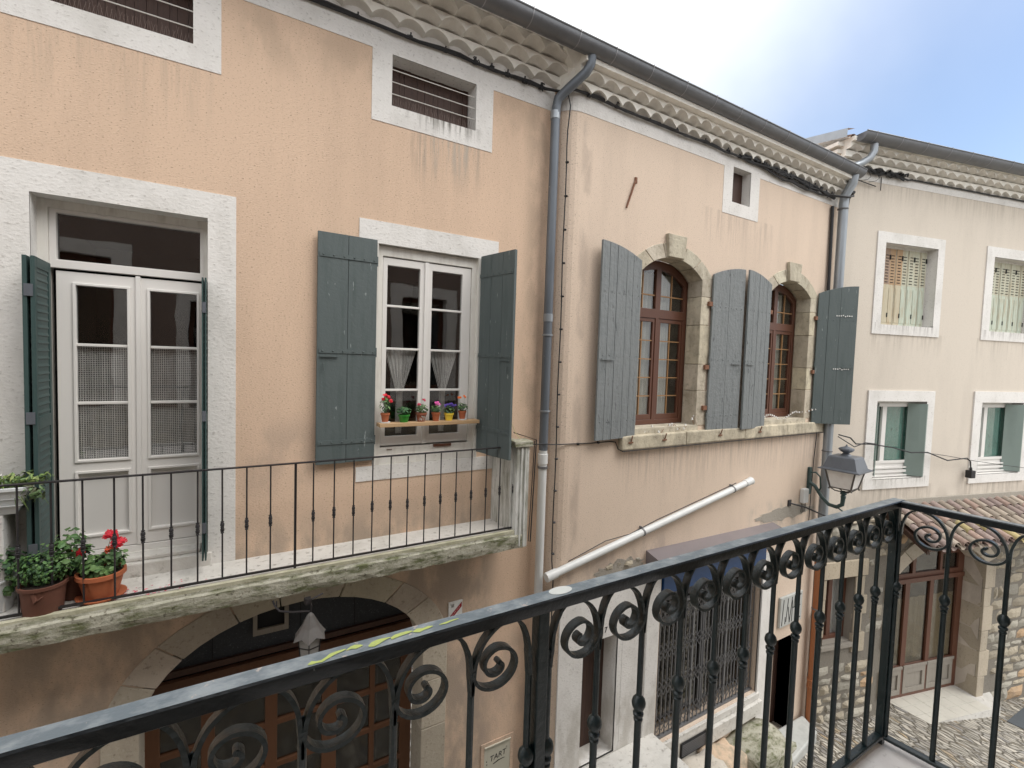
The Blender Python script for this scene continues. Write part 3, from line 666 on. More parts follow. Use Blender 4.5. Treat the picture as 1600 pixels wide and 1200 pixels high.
mb.add([(3.62, -.16, 9.42), (3.82, .10, 9.42), (3.80, .28, 9.78), (3.45, .20, 9.78), (3.70, .09, 9.62), (3.62, -.1, 9.70)], [(0, 1, 4), (1, 2, 4), (2, 3, 4), (3, 5, 4), (5, 0, 4)]); mb.build('eaves_return', 'eaves_white', h2)
roof(F2, 3.95, 10.4, .24, 9.74, 5, .28, h2)
gutter(F2, -6, 10.42, .32, 9.795, .118, h2, .60)
# stone window surrounds
for (cx, hw) in AW:
    mb = MB(F2)
    inn = seg_arc(cx, hw, 7.33, 7.585, 16); outa = seg_arc(cx, hw+.255, 7.37, 7.80, 16)
    vou(mb, outa, inn, [0, 3, 6], -.26, .012); vou(mb, outa, inn, [10, 13, 16], -.26, .012)
    vou(mb, outa, inn, [6, 10], -.26, .012)
    mb.col = (.92, .92, .9)
    mb.prism([[(cx-.165, 7.585), (cx+.165, 7.585), (cx+.205, 7.915), (cx-.205, 7.915)]], .0, .06)
    for sgn in (-1, 1):
        z = 5.05
        for h, e in ((.55, .06), (.42, 0), (.62, .05), (.44, .0), (.4, .03)):
            sh = R.uniform(.8, 1.1); mb.col = (sh, sh*R.uniform(.96, 1.0), sh*R.uniform(.9, 1.0)); z1 = min(z+h, 7.37)
            a, b = cx+sgn*hw, cx+sgn*(hw+.20+e)
            mb.box(min(a, b), max(a, b), -.26, .010, z+.003, z1-.003, .003); z += h
            if z > 7.35: break
    mb.build('stone_surround', 'stone_trim', h2, bev=.012)
mb = MB(F2)
x = 4.78
for wd in (1.35, 1.5, 1.25, 1.4): 
    sh = R.uniform(.95, 1.12); mb.col = (sh, sh*.98, sh*.93); x1 = min(x+wd, 10.26); mb.box(x+.003, x1, -.27, .085, 4.775, 4.975, .006); x = x1
mb.build('stone_sill', 'stone_trim', h2, bev=.018)
mb = MB(F2)
for (cx, hw) in AW: mb = MB(F2); mb.box(cx-hw-.05, cx+hw+.05, -.27, .02, 4.97, 5.06); mb.build('window_bed', 'stone_trim', h2)
def brown_window(cx, hw, parent):
    zs, za = 7.26, 7.53; A = -.27
    mb = MB(F2)
    O = seg_pts(cx, hw+.01, 5.06, zs+.05, za+.06); 
    def top(x, g=0): 
        h = za-zs; r = (hw*hw+h*h)/(2*h); return za-r+math.sqrt(r*r-(x-cx)**2)-g
    g = .075
    zt = 6.78
    holes = [rect(cx-hw+g, cx-.035, 5.14, zt-.07), rect(cx+.035, cx+hw-g, 5.14, zt-.07)]
    for a, b in ((cx-hw+g, cx-.055), (cx+.055, cx+hw-g)):
        m_ = 6; xs_ = [a+(b-a)*k/m_ for k in range(m_+1)]
        holes.append([(a, zt+.07), (b, zt+.07)] + [(x, top(x, g)) for x in xs_[::-1]])
    mb.prism([O, *holes], A-.06, A)
    w_ = mb.build('window', 'brown_wood', parent, bev=.006)
    mb = MB(F2)
    lv = []
    for sgn in (-1, 1):
        a, b = (cx-hw+g, cx-.035) if sgn < 0 else (cx+.035, cx+hw-g)
        mb.prism([rect(a+.002, b-.002, 5.14, zt-.072), rect(a+.055, b-.045, 5.22, zt-.13)], A-.055, A-.012)
        lv.append((a+.055, b-.045))
    mb.build('casement', 'brown_wood', w_, bev=.004)
    mb = MB(F2)
    for (a, b), sgn in zip(lv, (-1, 1)):
        m_ = (a+b)/2
        mb.box(m_-.008, m_+.008, A-.045, A-.02, 5.22, zt-.13)
        for k in range(1, 5): z = 5.22+(zt-.13-5.22)*k/5; mb.box(a, b, A-.045, A-.018, z-.008, z+.008)
    for a, b in ((cx-hw+g, cx-.055), (cx+.055, cx+hw-g)):
        m_ = (a+b)/2; mb.box(m_-.009, m_+.009, A-.045, A-.02, zt+.07, top(m_, g)+.003); z = zt+.07+.21; mb.box(a, b, A-.045, A-.018, z-.009, z+.009)
    mb.build('glazing_bars', 'bead_wood', w_)
    mb = MB(F2); mb.box(cx-hw+g-.01, cx+hw-g+.01, A-.036, A-.033, 5.16, zt-.06)
    for a, b in ((cx-hw+g, cx-.055), (cx+.055, cx+hw-g)):
        m_ = 6; xs_ = [a+(b-a)*k/m_ for k in range(m_+1)]
        mb.prism([[(a, zt+.07), (b, zt+.07)] + [(x, top(x, g)) for x in xs_[::-1]]], A-.036, A-.033)
    mb.build('pane', 'glass', w_)
    mb = MB(F2)
    for a, b in ((cx-hw+.03, cx-.30), (cx-.30, cx-.0), (cx+.02, cx+.34)):
        n = 14; vs = []
        for k in range(n+1):
            s = a+(b-a)*k/n; o = A-.085+.016*math.sin(k*1.5+cx); vs += [(s, o, 5.1), (s, o, 7.4)]
        mb.add(vs, [(2*k, 2*k+2, 2*k+3, 2*k+1) for k in range(n)])
    mb.build('curtain', 'curtain_pale', w_, smooth=True)
    room(F2, cx-hw-.05, cx+hw+.05, 5.05, 7.6, w_, A-.1, 2.0)
    return w_
for cx, hw in AW: brown_window(cx, hw, h2)
gp = dict(straps=(.10, .46, .80), arch=.16, n=5, strap_m='none')
plank_shutter(F2, .81, 4.95, 7.61, h2, 'grey_paint', 5.045, .10, -1, cuts=[.22, .17, .24, .19, .18], gap=.006, **{k: v for k, v in gp.items() if k not in ('n',)})
plank_shutter(F2, .78, 4.95, 7.61, h2, 'grey_paint', 6.63, .03, 1, cuts=[.5, .5], gap=.006, **{k: v for k, v in gp.items() if k not in ('n',)})
plank_shutter(F2, .76, 4.95, 7.61, h2, 'grey_paint', 8.20, .09, -1, cuts=[.19, .18, .19, .2, .24], gap=.006, **{k: v for k, v in gp.items() if k not in ('n',)})
s4 = plank_shutter(F2, .78, 4.95, 7.615, h2, 'sage_paint', 9.78, .50, 1, cuts=[.26, .3, .44], gap=.005, **{k: v for k, v in gp.items() if k not in ('n',)})
# decorative white studs on the end shutter
ca, sa = math.cos(.50), math.sin(.50)
mb = MB(lambda p: F2((9.78+p[0]*ca-p[1]*sa, .02+p[0]*sa+p[1]*ca, p[2])))
for z in (7.04, 6.02):
    for k in range(8):
        dz = (0, 0, .0, .012, -.012, 0, 0, 0)[k]
        x = .36+.042*k; mb.box(x, x+.02, .034, .044, z-.011+dz*.8, z+.011+dz*.8)
mb.build('stud', 'sign_white', s4)
for s, z in ((6.60, 6.98), (6.58, 5.98), (6.58, 5.33), (9.75, 6.98), (9.75, 5.95), (8.23, 6.98)): mb = MB(F2); mb.box(s-.05, s+.04, .01, .05, z-.035, z+.035); mb.build('hinge', 'rust', h2)
for s in (4.93, 6.93, 8.02, 5.62): mb = MB(F2); mb.tube([(s, .04, 4.93), (s+.02, .09, 4.90), (s+.01, .12, 4.98)], .010, 6); mb.box(s-.03, s+.05, .086, .1, 4.87, 4.89); mb.build('shutter_hook', 'rust', h2)
# street level
mb = MB(F2)
mb.prism([rect(3.86, 5.74, -1.2, 2.86), rect(4.28, 4.93, .28, 2.07)], -.004, .02)
mb.add([(p[0], .019, p[1]) for p in d7] + [(p[0], -.30, p[1]) for p in d7], [(k, (k+1) % 4, 4+(k+1) % 4, 4+k) for k in range(4)])
mb.box(5.02, 5.04, .02, .024, .2, 2.5); mb.box(5.50, 5.76, .02, .045, -.25, 2.75); mb.build('door_surround', 'white_render', h2)
mb = MB(F2); mb.box(8.50, 8.80, -.02, .03, -.65, 2.60); mb.build('pilaster', 'white_render', h2)
mb = MB(F2); x = 4.28
while x < 4.93: mb.box(x+.003, min(x+.11, 4.93), -.30, -.27, .28, 2.07); x += .11
dd = mb.build('door', 'dark_wood', h2)
mb = MB(F2); mb.box(9.03, 9.74, -.33, -.30, -1.5, .76); mb.build('door', 'dark_wood', h2)
mb = MB(F2); mb.add([(9.74, 0, -1.5), (9.74, 0, .76), (9.74, -.3, .76), (9.74, -.3, -1.5), (9.03, 0, .76), (9.03, -.3, .76)], [(0, 1, 2, 3), (1, 4, 5, 2)]); mb.build('jamb', 'pink_render', h2)
# broken plaster baring stone above the door and right of the sign board
def rubble(f, s0, s1, z0, z1, o, parent, name='rubble_patch', holes=(), hmin=.14, hmax=.30, wmin=.16, wmax=.55, keep=None, mats=('rubble', 'mortar'), back=True, seed=3):
    rr = random.Random(seed); mb = MB(f); z = z0
    while z < z1-.03:
        h = rr.uniform(hmin, hmax); h = min(h, z1-z); x = s0+rr.uniform(-.2, 0)
        while x < s1:
            wd = rr.uniform(wmin, wmax); a, b = max(x, s0), min(x+wd, s1); x += wd
            if b-a < .05: continue
            c, d = z+rr.uniform(0, .02), z+h-rr.uniform(0, .02)
            cx, cz = (a+b)/2, (c+d)/2
            if any(hs[0] < b and hs[1] > a and hs[2] < d and hs[3] > c for hs in holes): continue
            if keep and not keep(cx, cz): continue
            t = rr.random(); v = rr.uniform(.72, 1.15)
            mb.col = (v*1.25, v*.95, v*.7) if t < .04 else ((v, v*.96, v*.88) if t < .6 else (v*.92, v*.94, v*.94))
            g = .016; p = o+rr.uniform(.015, .065)
            # an uneven, bulging block face
            n1 = 4; n2 = 3; vs = []
            for j in range(n2+1):
                for k in range(n1+1):
                    u, v_ = k/n1, j/n2
                    e = (math.sin(math.pi*u)*math.sin(math.pi*v_))**.25 if 0 < u < 1 and 0 < v_ < 1 else 0
                    ja = .014 if e == 0 else .02
                    vs.append((a+g+(b-a-2*g)*u+rr.uniform(-ja, ja), (p*e + (o-.02)*(1-e)) + rr.uniform(-.004, .004)*(e > 0), c+g+(d-c-2*g)*v_+rr.uniform(-ja, ja)))
            mb.add(vs, [(j*(n1+1)+k, j*(n1+1)+k+1, (j+1)*(n1+1)+k+1, (j+1)*(n1+1)+k) for j in range(n2) for k in range(n1)])
        z += h
    return mb.build(name, list(mats), parent)
def blob(cx, cz, a, b, ph=0): return lambda x, z: ((x-cx)/a)**2+((z-cz)/b)**2 < 1+.3*math.sin(5*math.atan2(z-cz, x-cx)+ph)
def patch(f, cx, cz, a, b, seed, o=.006):
    rr = random.Random(seed); n = 40; mb = MB(f); mb.prism([[(cx+a*math.cos(2*math.pi*k/n)*rr.uniform(.78, 1.1), cz+b*math.sin(2*math.pi*k/n)*rr.uniform(.7, 1.15)) for k in range(n)]], -.002, o); mb.build('bare_patch', 'mortar', h2)
patch(F2, 4.95, 3.0, .50, .17, 4); patch(F2, 9.15, 3.26, .95, .13, 6)
rubble(F2, 4.4, 5.5, 2.80, 3.20, .0, h2, keep=blob(4.95, 3.0, .4, .12), hmin=.09, hmax=.16, wmin=.1, wmax=.24)
# shop fascia and folding gate
mb = MB(F2)
mb.prism([rect(5.46, 8.74, 3.0, 3.04)], 0, .28)
mb.add([(5.45, 0, 3.20), (8.75, 0, 3.14), (8.75, .30, 3.06), (5.45, .30, 3.12), (5.45, .30, 3.0), (8.75, .30, 3.0), (5.45, 0, 3.0), (8.75, 0, 3.0)], [(0, 1, 2, 3), (3, 2, 5, 4), (0, 3, 4, 6), (1, 2, 5, 7)])
mb.build('fascia', 'mauve_metal', h2)
mb = MB(F2); mb.box(5.80, 8.48, .02, .07, 2.46, 2.99); mb.build('sign_panel', 'blue_sign', h2)
mb = MB(F2); mb.box(5.82, 8.50, -.28, -.2, 2.16, 2.48); mb.box(5.82, 5.90, -.26, -.18, -.03, 2.2); mb.box(8.42, 8.50, -.26, -.18, -.03, 2.2); mb.box(7.12, 7.19, -.26, -.18, 0, 2.2)
mb.build('shop_frame', 'gate_metal', h2)
mb = MB(F2); mb.box(5.9, 8.42, -.245, -.24, 0, 2.18); sp_ = mb.build('shop_pane', 'glass_dirty', h2)
room(F2, 5.8, 8.52, -.05, 3.0, sp_, -.36, 1.6)
mb = MB(F2)
x = 5.86; k = 0
while x < 8.46:
    mb.box(x-.008, x+.008, -.10, -.085, -.02, 2.14)
    x += .105 if k % 4 else .085; k += 1
    if k % 9 == 0: mb.box(x-.02, x+.02, -.11, -.075, -.02, 2.16)
for zc in (.22, .82, 1.42, 1.98):
    x = 5.86
    while x < 8.34:
        for dz in (0, .10):
            mb.tube([(x, -.078, zc-.13+dz), (x+.105, -.078, zc+.02+dz)], .006, 4, False); mb.tube([(x, -.070, zc+.02+dz), (x+.105, -.070, zc-.13+dz)], .006, 4, False)
        x += .105
mb.box(5.84, 8.48, -.12, -.06, 2.14, 2.18); mb.box(5.84, 8.48, -.12, -.06, -.035, .0)
mb.build('folding_gate', 'gate_metal', h2)
mb = MB(F2); mb.box(5.76, 8.56, -.22, .05, -.16, -.035, .006); mb.box(5.76, 7.05, -.2, .03, -.55, -.16); mb.box(7.05, 8.58, -.2, .10, -.42, -.16, .01); mb.build('shop_sill', 'slab_stone', h2, bev=.01)
mb = MB(F2); mb.box(6.42, 7.05, .02, .055, -.44, -.20); mb.m = 1
for k in range(22): mb.box(6.45+.027*k, 6.458+.027*k, .055, .06, -.42, -.22)
for k in range(7): mb.box(6.44, 7.03, .055, .061, -.415+.03*k, -.408+.03*k)
mb.build('vent_grille', ['interior_dark', 'gate_metal'], h2)

# ================================================================== HOUSE 3 (beige)
h3 = thing('townhouse', F3((4.5, 0, -1.8)), 'beige rendered house with white framed windows above a rubble stone ground floor and tiled canopy', 'house')
W3 = [(1.09, 3.03, 6.775, 8.855), (4.36, 6.30, 6.78, 8.86), (1.12, 3.05, 3.52, 5.605), (4.31, 6.24, 3.52, 5.62)]
DP = .15
I3 = [(1.32, 2.83, 6.975, 8.64), (4.61, 6.12, 6.985, 8.64), (1.37, 2.82, 3.72, 5.38), (4.57, 6.0, 3.715, 5.37)]
dh = seg_pts(3.72, 1.40, -1.75, 1.62, 2.16); gw = rect(.30, 1.10, .28, 1.69)
mb = MB(F3); mb.prism([rect(0, 11, -2.9, 10.4), *[grown(rect(*i), .015) for i in I3], dh, grown(gw, .015)], -.42, 0)
mb.add([(0, 0, 9.0), (0, -6, 9.0), (0, -6, 12.0), (0, 0, 10.4), (11, 0, -2.9), (11, -6, -2.9), (11, -6, 12), (11, 0, 10.4)], [(0, 1, 2, 3), (4, 5, 6, 7)])
mb.build('wall', 'beige_render', h3)
mb = MB(F3); mb.box(0, 11, -.004, .008, 9.80, 10.2); mb.build('band', 'white_render', h3)
genoise(F3, -.12, 11, [(9.96, .10, .13), (10.09, .20, .12), (10.21, .30, .11)], h3, pitch=.29, top_o=.36, top_z=10.40)
mb = MB(F3)
for z, o in ((9.99, .06), (10.11, .12), (10.23, .16)):
    mb.box(-.12-o, -.12, -3.5, .0+o, z+.05, z+.12)
    for k in range(14): c = -.15-.22*k; mb.add([(-.12-o, c-.075*math.cos(math.pi*q/6), z+.05-.0+.0) if q in (0, 6) else (-.12-o, c-.075*math.cos(math.pi*q/6), z+.05+.0) for q in range(7)], [tuple(range(7))])
mb.build('gable_eaves', 'eaves_grey', h3)
roof(F3, -.2, 11, .32, 10.38, 6, .26, h3)
g3 = gutter(F3, -.06, 11, .42, 10.42, .135, h3, .62)
mb = MB(F3); mb.add([(-.28, .34, 10.36), (-.28, -2.6, 10.98), (-.28, -2.6, 11.16), (-.28, .34, 10.52), (-.1, .34, 10.54), (-.1, -2.6, 11.18)], [(0, 1, 2, 3), (3, 2, 5, 4)]); mb.build('flashing', 'zinc_light', h3)
mb = MB(F3); mb.tube([(.33, .40, 10.30), (.33, .40, 10.16), (.28, .37, 10.04), (.14, .30, 9.94), (-.06, .30, 9.86)], .065, 12); mb.build('outlet_pipe', 'zinc_light', h3, smooth=True)
for k, (Q, I) in enumerate(zip(W3, I3)):
    surround(F3, rect(*Q), rect(*I), h3, depth=.30, proud=.03 if k > 1 else .02)
    a, b, c, d = I
    mb = MB(F3); mb.prism([rect(a, b, c, d), rect(a+.06, b-.05, c+.04, d-.06)], -.40+DP, -.34+DP); wn_ = mb.build('window', 'cream_paint', h3)
    if k < 2:
        mb = MB(F3); npan = 8; wp = (b-a-.10)/npan
        for q in range(npan):
            s = a+.05+wp*q; rust = q in (0, 1, 2, 3, 5) and k == 0
            base = (0.50, 0.50, 0.39)
            if k == 0 and q in (0, 1): base = (0.33, 0.235, 0.175)
            if k == 0 and q in (2, 3): base = (0.43, 0.29, 0.17)
            mb.col = base
            zm = c+(d-c)*.52
            mb.box(s+.004, s+wp-.004, DP-.35+.012*(q % 2), DP-.325+.012*(q % 2), zm, d-.05)
            mb.col = (0.48, 0.53, 0.44) if not (k == 0 and q in (1, 2, 3)) else (0.50, 0.45, 0.33)
            mb.box(s+.004, s+wp-.004, DP-.35+.012*(q % 2), DP-.325+.012*(q % 2), c+.02, zm)
            mb.box(s+.02, s+wp-.02, DP-.325+.012*(q % 2), DP-.318+.012*(q % 2), c+.07, zm-.07)
            mb.col = (.55, .52, .42)
            mb.box(s+wp-.012, s+wp-.004, DP-.34, DP-.315, c+.02, d-.05)
        lv_ = mb.build('folding_shutter', 'folding_shutter', wn_, bev=.002)
        mb = MB(F3)
        for q in range(npan):
            s = a+.05+wp*q+wp*.22; z = zm+.04
            while z < d-.16: mb.box(s, s+wp*.5, DP-.322+.012*(q % 2), DP-.3195+.012*(q % 2), z, z+.016); z += .062
            if q % 2: mb.box(s+wp*.6, s+wp*.78, DP-.322, DP-.30, d-.28, d-.18); mb.box(s+wp*.6, s+wp*.78, DP-.322, DP-.30, c+.18, c+.27)
        mb.build('louvre_slot', 'interior_dark', lv_)
    else:
        mb = MB(F3); m_ = a+(b-a)*.32
        mb.prism([rect(a+.06, m_+.05, c+.04, d-.06), rect(a+.13, m_-.03, c+.30, d-.13)], DP-.36, DP-.31)
        mb.prism([rect(m_+.02, b-.05, c+.04, d-.06), rect(m_+.10, b-.13, c+.34, d-.13)], DP-.37, DP-.32)
        mb.box(a+.06, b-.05, DP-.31, DP-.295, c+.30, c+.36)
        mb.box(a+.06, b-.05, DP-.31, DP-.27, c+.10, c+.15); mb.box(a+.06, b-.05, DP-.31, DP-.27, c+.19, c+.22); mb.box(a+.02, b-.02, DP-.33, DP-.26, c+.02, c+.05)
        mb.build('casement', 'white_pvc', wn_)
        mb = MB(F3); mb.box(a+.08, b-.07, DP-.352, DP-.350, c+.06, d-.08); mb.build('pane', 'glass', wn_)
        mb = MB(F3); n = 30; vs = []
        for q in range(n+1): s = a+.08+(b-a-.16)*q/n; vs += [(s, DP-.385+.012*math.sin(q*1.4), c+.2), (s, DP-.385+.012*math.sin(q*1.4), d-.08)]
        mb.add(vs, [(2*q, 2*q+2, 2*q+3, 2*q+1) for q in range(n)]); mb.build('curtain', 'curtain_teal', wn_, smooth=True)
        # leaves folded back into both jambs
        for sgn, s in ((1, b-.03), (-1, a+.03)):
            mb = MB(F3); L_ = .26 if sgn > 0 else .05
            ff_ = lambda p: F3((s-sgn*p[0]*.16-p[1]*0, -.29+p[0], p[2]))
            mb = MB(lambda p, s=s, sgn=sgn: F3((s-sgn*(.27-p[0])*.95+p[1], DP-.30+p[0]*.85, p[2])))
            mb.box(0, L_, -.012, .012, c+.03, d-.05)
            if sgn > 0:
                z = c+(d-c)*.5
                while z < d-.2: mb.box(.08, L_-.08, -.018, -.012, z, z+.02); z += .06
            mb.build('shutter', 'teal_paint', wn_)
            mb = MB(F3)
            if sgn > 0:
                for z in (c+.3, c+.85, d-.22): mb.box(s-.02, s+.01, -.05, -.02, z, z+.08)
                mb.tube([(s-.005, -.03, c+.06), (s-.005, -.03, d-.08)], .007, 6); mb.build('shutter_bar', 'gate_metal', wn_)
        room(F3, a-.03, b+.03, c, d, wn_, -.43, 1.6)
    if k < 2: room(F3, a-.03, b+.03, c, d, wn_, -.43, 1.0)
# stone ground floor
mb = MB(F3); mb.prism([rect(0, 11, -2.9, 2.95), dh, gw], .001, .012); mb.build('mortar_bed', 'shaded_mortar', h3)
def outside_arch(x, z): return not (abs(x-3.72) < 1.72 and z < 1.62) and not (abs(x-3.72) < 1.75 and z < 1.62+.86*math.sqrt(max(0, 1-((x-3.72)/1.8)**2)))
rubble(F3, .02, 10.9, -2.7, 2.92, .03, h3, 'stone_wall', holes=[(.05, 1.45, .05, 2.05), (2.02, 5.42, -2.9, 1.9)], keep=outside_arch, hmin=.11, hmax=.36, wmin=.14, wmax=.62, seed=5)
mb = MB(F3)
A_ = seg_arc(3.72, 1.40, 1.62, 2.16, 20); B_ = seg_arc(3.72, 1.72, 1.72, 2.52, 20)
vou(mb, B_, A_, [0, 2, 5, 8, 11, 14, 17, 20], -.34, .07)
for sgn in (-1, 1):
    z = -1.70; k = 0
    for h in (.55, .62, .5, .58, .45, .60):
        sh = R.uniform(.82, 1.08); mb.col = (sh, sh*.98, sh*.93); z1 = min(z+h, 1.66); a, b = 3.72+sgn*1.40, 3.72+sgn*(1.64+.10*(k % 2))
        mb.box(min(a, b), max(a, b), -.38, .06, z+.005, z1-.005, .004); z += h; k += 1
        if z > 1.64: break
# surround of the small window
mb.col = (1.0, .97, .9); mb.box(.08, 1.42, .0, .065, 1.70, 2.04, .006); mb.col = (.9, .88, .82)
for z, wd in ((.05, .33), (.47, .22), (.86, .34), (1.28, .24)): mb.box(1.10, 1.10+wd, -.02, .055, z, z+.40, .005)
for z, wd in ((.47, .2), (.86, .26), (1.28, .2)): mb.box(.30-wd, .30, -.02, .05, z, z+.40, .005)
mb.build('stone_arch', 'arch_stone', h3, bev=.014)
mb = MB(F3); mb.add([(p[0], .03, p[1]) for p in gw] + [(p[0], -.3, p[1]) for p in gw], [(k, (k+1) % 4, 4+(k+1) % 4, 4+k) for k in range(4)])
mb.box(.22, 1.16, -.28, .09, .20, .275); mb.build('window_reveal', 'grey_wood', h3)
mb = MB(F3); mb.prism([rect(.30, 1.10, .28, 1.69), rect(.36, .62, .36, 1.69), rect(.72, 1.04, .36, 1.69)], -.22, -.16); w5 = mb.build('window', 'brown_wood', h3)
mb = MB(F3); mb.box(.34, 1.06, -.205, -.2, .34, 1.69); mb.build('pane', 'glass', w5)
mb = MB(F3); n = 24; vs = []
for q in range(n+1): s = .33+.74*q/n; vs += [(s, -.27+.018*math.sin(q*1.5), .3), (s, -.27+.018*math.sin(q*1.5), 1.7)]
mb.add(vs, [(2*q, 2*q+2, 2*q+3, 2*q+1) for q in range(n)]); mb.build('curtain', 'curtain_grey', w5, smooth=True)
room(F3, .28, 1.12, .26, 1.7, w5, -.43, 1)
# shop door in the arch
mb = MB(F3); A = -.38
top_ = seg_pts(3.72, 1.40, -1.62, 1.62, 2.16)
hs = [rect(2.50, 3.22, -.85, 1.12), rect(3.36, 4.02, -.85, 1.12), rect(4.14, 4.94, -.85, 1.12), rect(2.50, 3.40, 1.34, 1.80), rect(3.50, 4.30, 1.34, 1.96), rect(4.38, 4.92, 1.34, 1.72)]
mb.prism([top_, *hs, rect(2.50, 3.22, -1.50, -.98), rect(3.36, 4.02, -1.5, -.98), rect(4.14, 4.94, -1.5, -.98)], A-.06, A)
mb.box(2.36, 5.08, A, A+.05, 1.14, 1.24)
sd_ = mb.build('shop_door', 'brown_wood', h3, bev=.008)
mb = MB(F3)
for a, b in ((2.50, 3.22), (3.36, 4.02), (4.14, 4.94)):
    mb.box(a, b, A-.05, A-.02, -1.50, -.98); mb.prism([rect(a-.03, b+.03, -1.54, -.92), rect(a+.07, b-.07, -1.42, -1.06)], A-.02, A+.014); mb.box(a-.05, b+.05, A, A+.03, -.93, -.86)
mb.build('door_panel', 'grey_wood', sd_, bev=.006)
mb = MB(F3)
for h in hs: mb.box(h[0][0], h[1][0], A-.045, A-.04, h[0][1], h[2][1])
mb.build('pane', 'glass_dirty', sd_)
mb = MB(F3); n = 60; vs = []
for q in range(n+1): s = 2.45+2.5*q/n; vs += [(s, A-.08+.014*math.sin(q*1.1), -.9), (s, A-.08+.014*math.sin(q*1.1), .72)]
mb.add(vs, [(2*q, 2*q+2, 2*q+3, 2*q+1) for q in range(n)]); mb.build('curtain', 'tulle', sd_, smooth=True)
room(F3, 2.35, 5.1, -1.6, 2.1, sd_, -.5, 1.5)
mb = MB(F3)
mb.prism([rect(1.4, 5.3, -1.9, -1.625)], -.38, .0)
mb.add([(1.4, 0, -1.625), (5.70, 0, -1.625), (5.28, .44, -1.625), (1.4, .38, -1.625), (1.4, 0, -2.3), (5.70, 0, -2.3), (5.28, .44, -2.3), (1.4, .38, -2.3)], [(0, 1, 2, 3), (0, 1, 5, 4), (1, 2, 6, 5), (2, 3, 7, 6), (3, 0, 4, 7)])
pf = mb.build('doorstep', 'slab_stone', h3)
mb = MB(F3)
for i in range(12):
    for j in range(3):
        s0 = 1.6+.34*i; o0 = -.38+.27*j
        if s0+.33 < 5.25: mb.box(s0, s0+.334, o0, o0+.264, -1.625, -1.618)
mb.build('floor_tile', 'wall_tile', pf, bev=.002)
# tiled canopy
mb = MB(F3); s0, s1 = 1.75, 11.0; o1, z1_ = .98, 2.60; z0_ = 3.14; ru = random.Random(11)
def canopy_pt(u): return (o1*u, z0_+(z1_-z0_)*u)
pit = .262; n = int((s1-s0)/pit)
for i in range(n):
    c = s0+pit*(i+.5)
    for j in range(4):
        u0, u1 = j/4-.02, (j+1)/4+.05
        v = ru.uniform(.75, 1.15); t = ru.random()
        col = (0.31, 0.215, 0.175) if t < .35 else ((0.33, 0.275, 0.22) if t < .75 else ((0.25, 0.19, 0.17) if t < .96 or j < 2 else (0.40, 0.33, 0.15)))
        mb.col = tuple(x*v for x in col)
        vs = []; m_ = 7
        for e, (u, rr, lift) in enumerate(((u0, .085, 0.0), (u1, .105, .03))):
            o, z = canopy_pt(u); o += ru.uniform(-.01, .01)*(e)
            vs += [(c-rr*math.cos(math.pi*q/m_), o, z+lift+rr*.8*math.sin(math.pi*q/m_)) for q in range(m_+1)]
            vs += [(c-(rr-.014)*math.cos(math.pi*q/m_), o, z+lift+(rr-.014)*.8*math.sin(math.pi*q/m_)) for q in range(m_+1)]
        k1 = m_+1
        fs = [(q, q+1, 2*k1+q+1, 2*k1+q) for q in range(m_)] + [(k1+q, k1+q+1, 3*k1+q+1, 3*k1+q) for q in range(m_)] + [(2*k1+q, 2*k1+q+1, 3*k1+q+1, 3*k1+q) for q in range(m_)]
        mb.add(vs, fs)
        # channel tile between
        mb.col = tuple(x*v*.8 for x in col); vs = []
        for u in (u0, u1+.02):
            o, z = canopy_pt(u)
            vs += [(c+pit/2-.075*math.cos(math.pi*q/4), o, z+.02-.05*math.sin(math.pi*q/4)) for q in range(5)]
        mb.add(vs, [(q, q+1, 5+q+1, 5+q) for q in range(4)])
cn_ = mb.build('canopy', 'roof_tile', h3, smooth=True)
mb = MB(F3)
mb.add([(s0, 0, z0_-.06), (s1, 0, z0_-.06), (s1, o1-.04, z1_-.05), (s0, o1-.04, z1_-.05), (s0, 0, z0_-.10), (s1, 0, z0_-.10), (s1, o1-.04, z1_-.09), (s0, o1-.04, z1_-.09)], [(0, 1, 2, 3), (4, 5, 6, 7), (2, 3, 7, 6), (0, 3, 7, 4)])
for k in range(9):
    s = s0+.05+1.1*k; mb.add([(s, 0, z0_-.10), (s+.08, 0, z0_-.10), (s+.08, o1-.1, z1_-.09), (s, o1-.1, z1_-.09), (s, 0, z0_-.2), (s+.08, 0, z0_-.2), (s+.08, o1-.1, z1_-.17), (s, o1-.1, z1_-.17)], [(4, 5, 6, 7), (0, 3, 7, 4), (1, 2, 6, 5), (2, 3, 7, 6)])
mb.build('rafters', 'dark_wood', cn_)
mb = MB(F3); mb.box(1.7, 11, -.002, .05, 3.14, 3.26, .004); mb.build('flashing', 'mortar', cn_)

# ================================================================== balcony across the street
bl = thing('balcony', (0.5, 4.95, 3.8), 'long narrow mossy stone balcony with thin black railing on the peach house', 'balcony')
mb = MB(); mb.box(-6, 3.04, 4.70, 5.215, 3.86, 4.0); mb.build('slab', 'slab_stone', bl)
mb = MB()
n = 80; vs = []
for k in range(n+1):
    x = -6+9.02*k/n; e = R.uniform(-.012, .012)
    vs += [(x, 4.712+e*.3, 4.012), (x, 4.672+e*.3, 4.004), (x, 4.664+e*.3, 3.965), (x, 4.650+e*.4, 3.950+e*.2), (x, 4.650+e*.5, 3.86+e*.3), (x, 4.664+R.uniform(-.006, .006), 3.80+R.uniform(-.006, .006)), (x, 5.215, 3.80), (x, 5.215, 3.87)]
mb.add(vs, [(8*k+q, 8*k+q+1, 8*k+8+q+1, 8*k+8+q) for k in range(n) for q in range(7)] + [tuple(range(8)), tuple(8*n+q for q in range(8))])
mb.build('slab_edge', 'mossy_stone', bl, smooth=False)
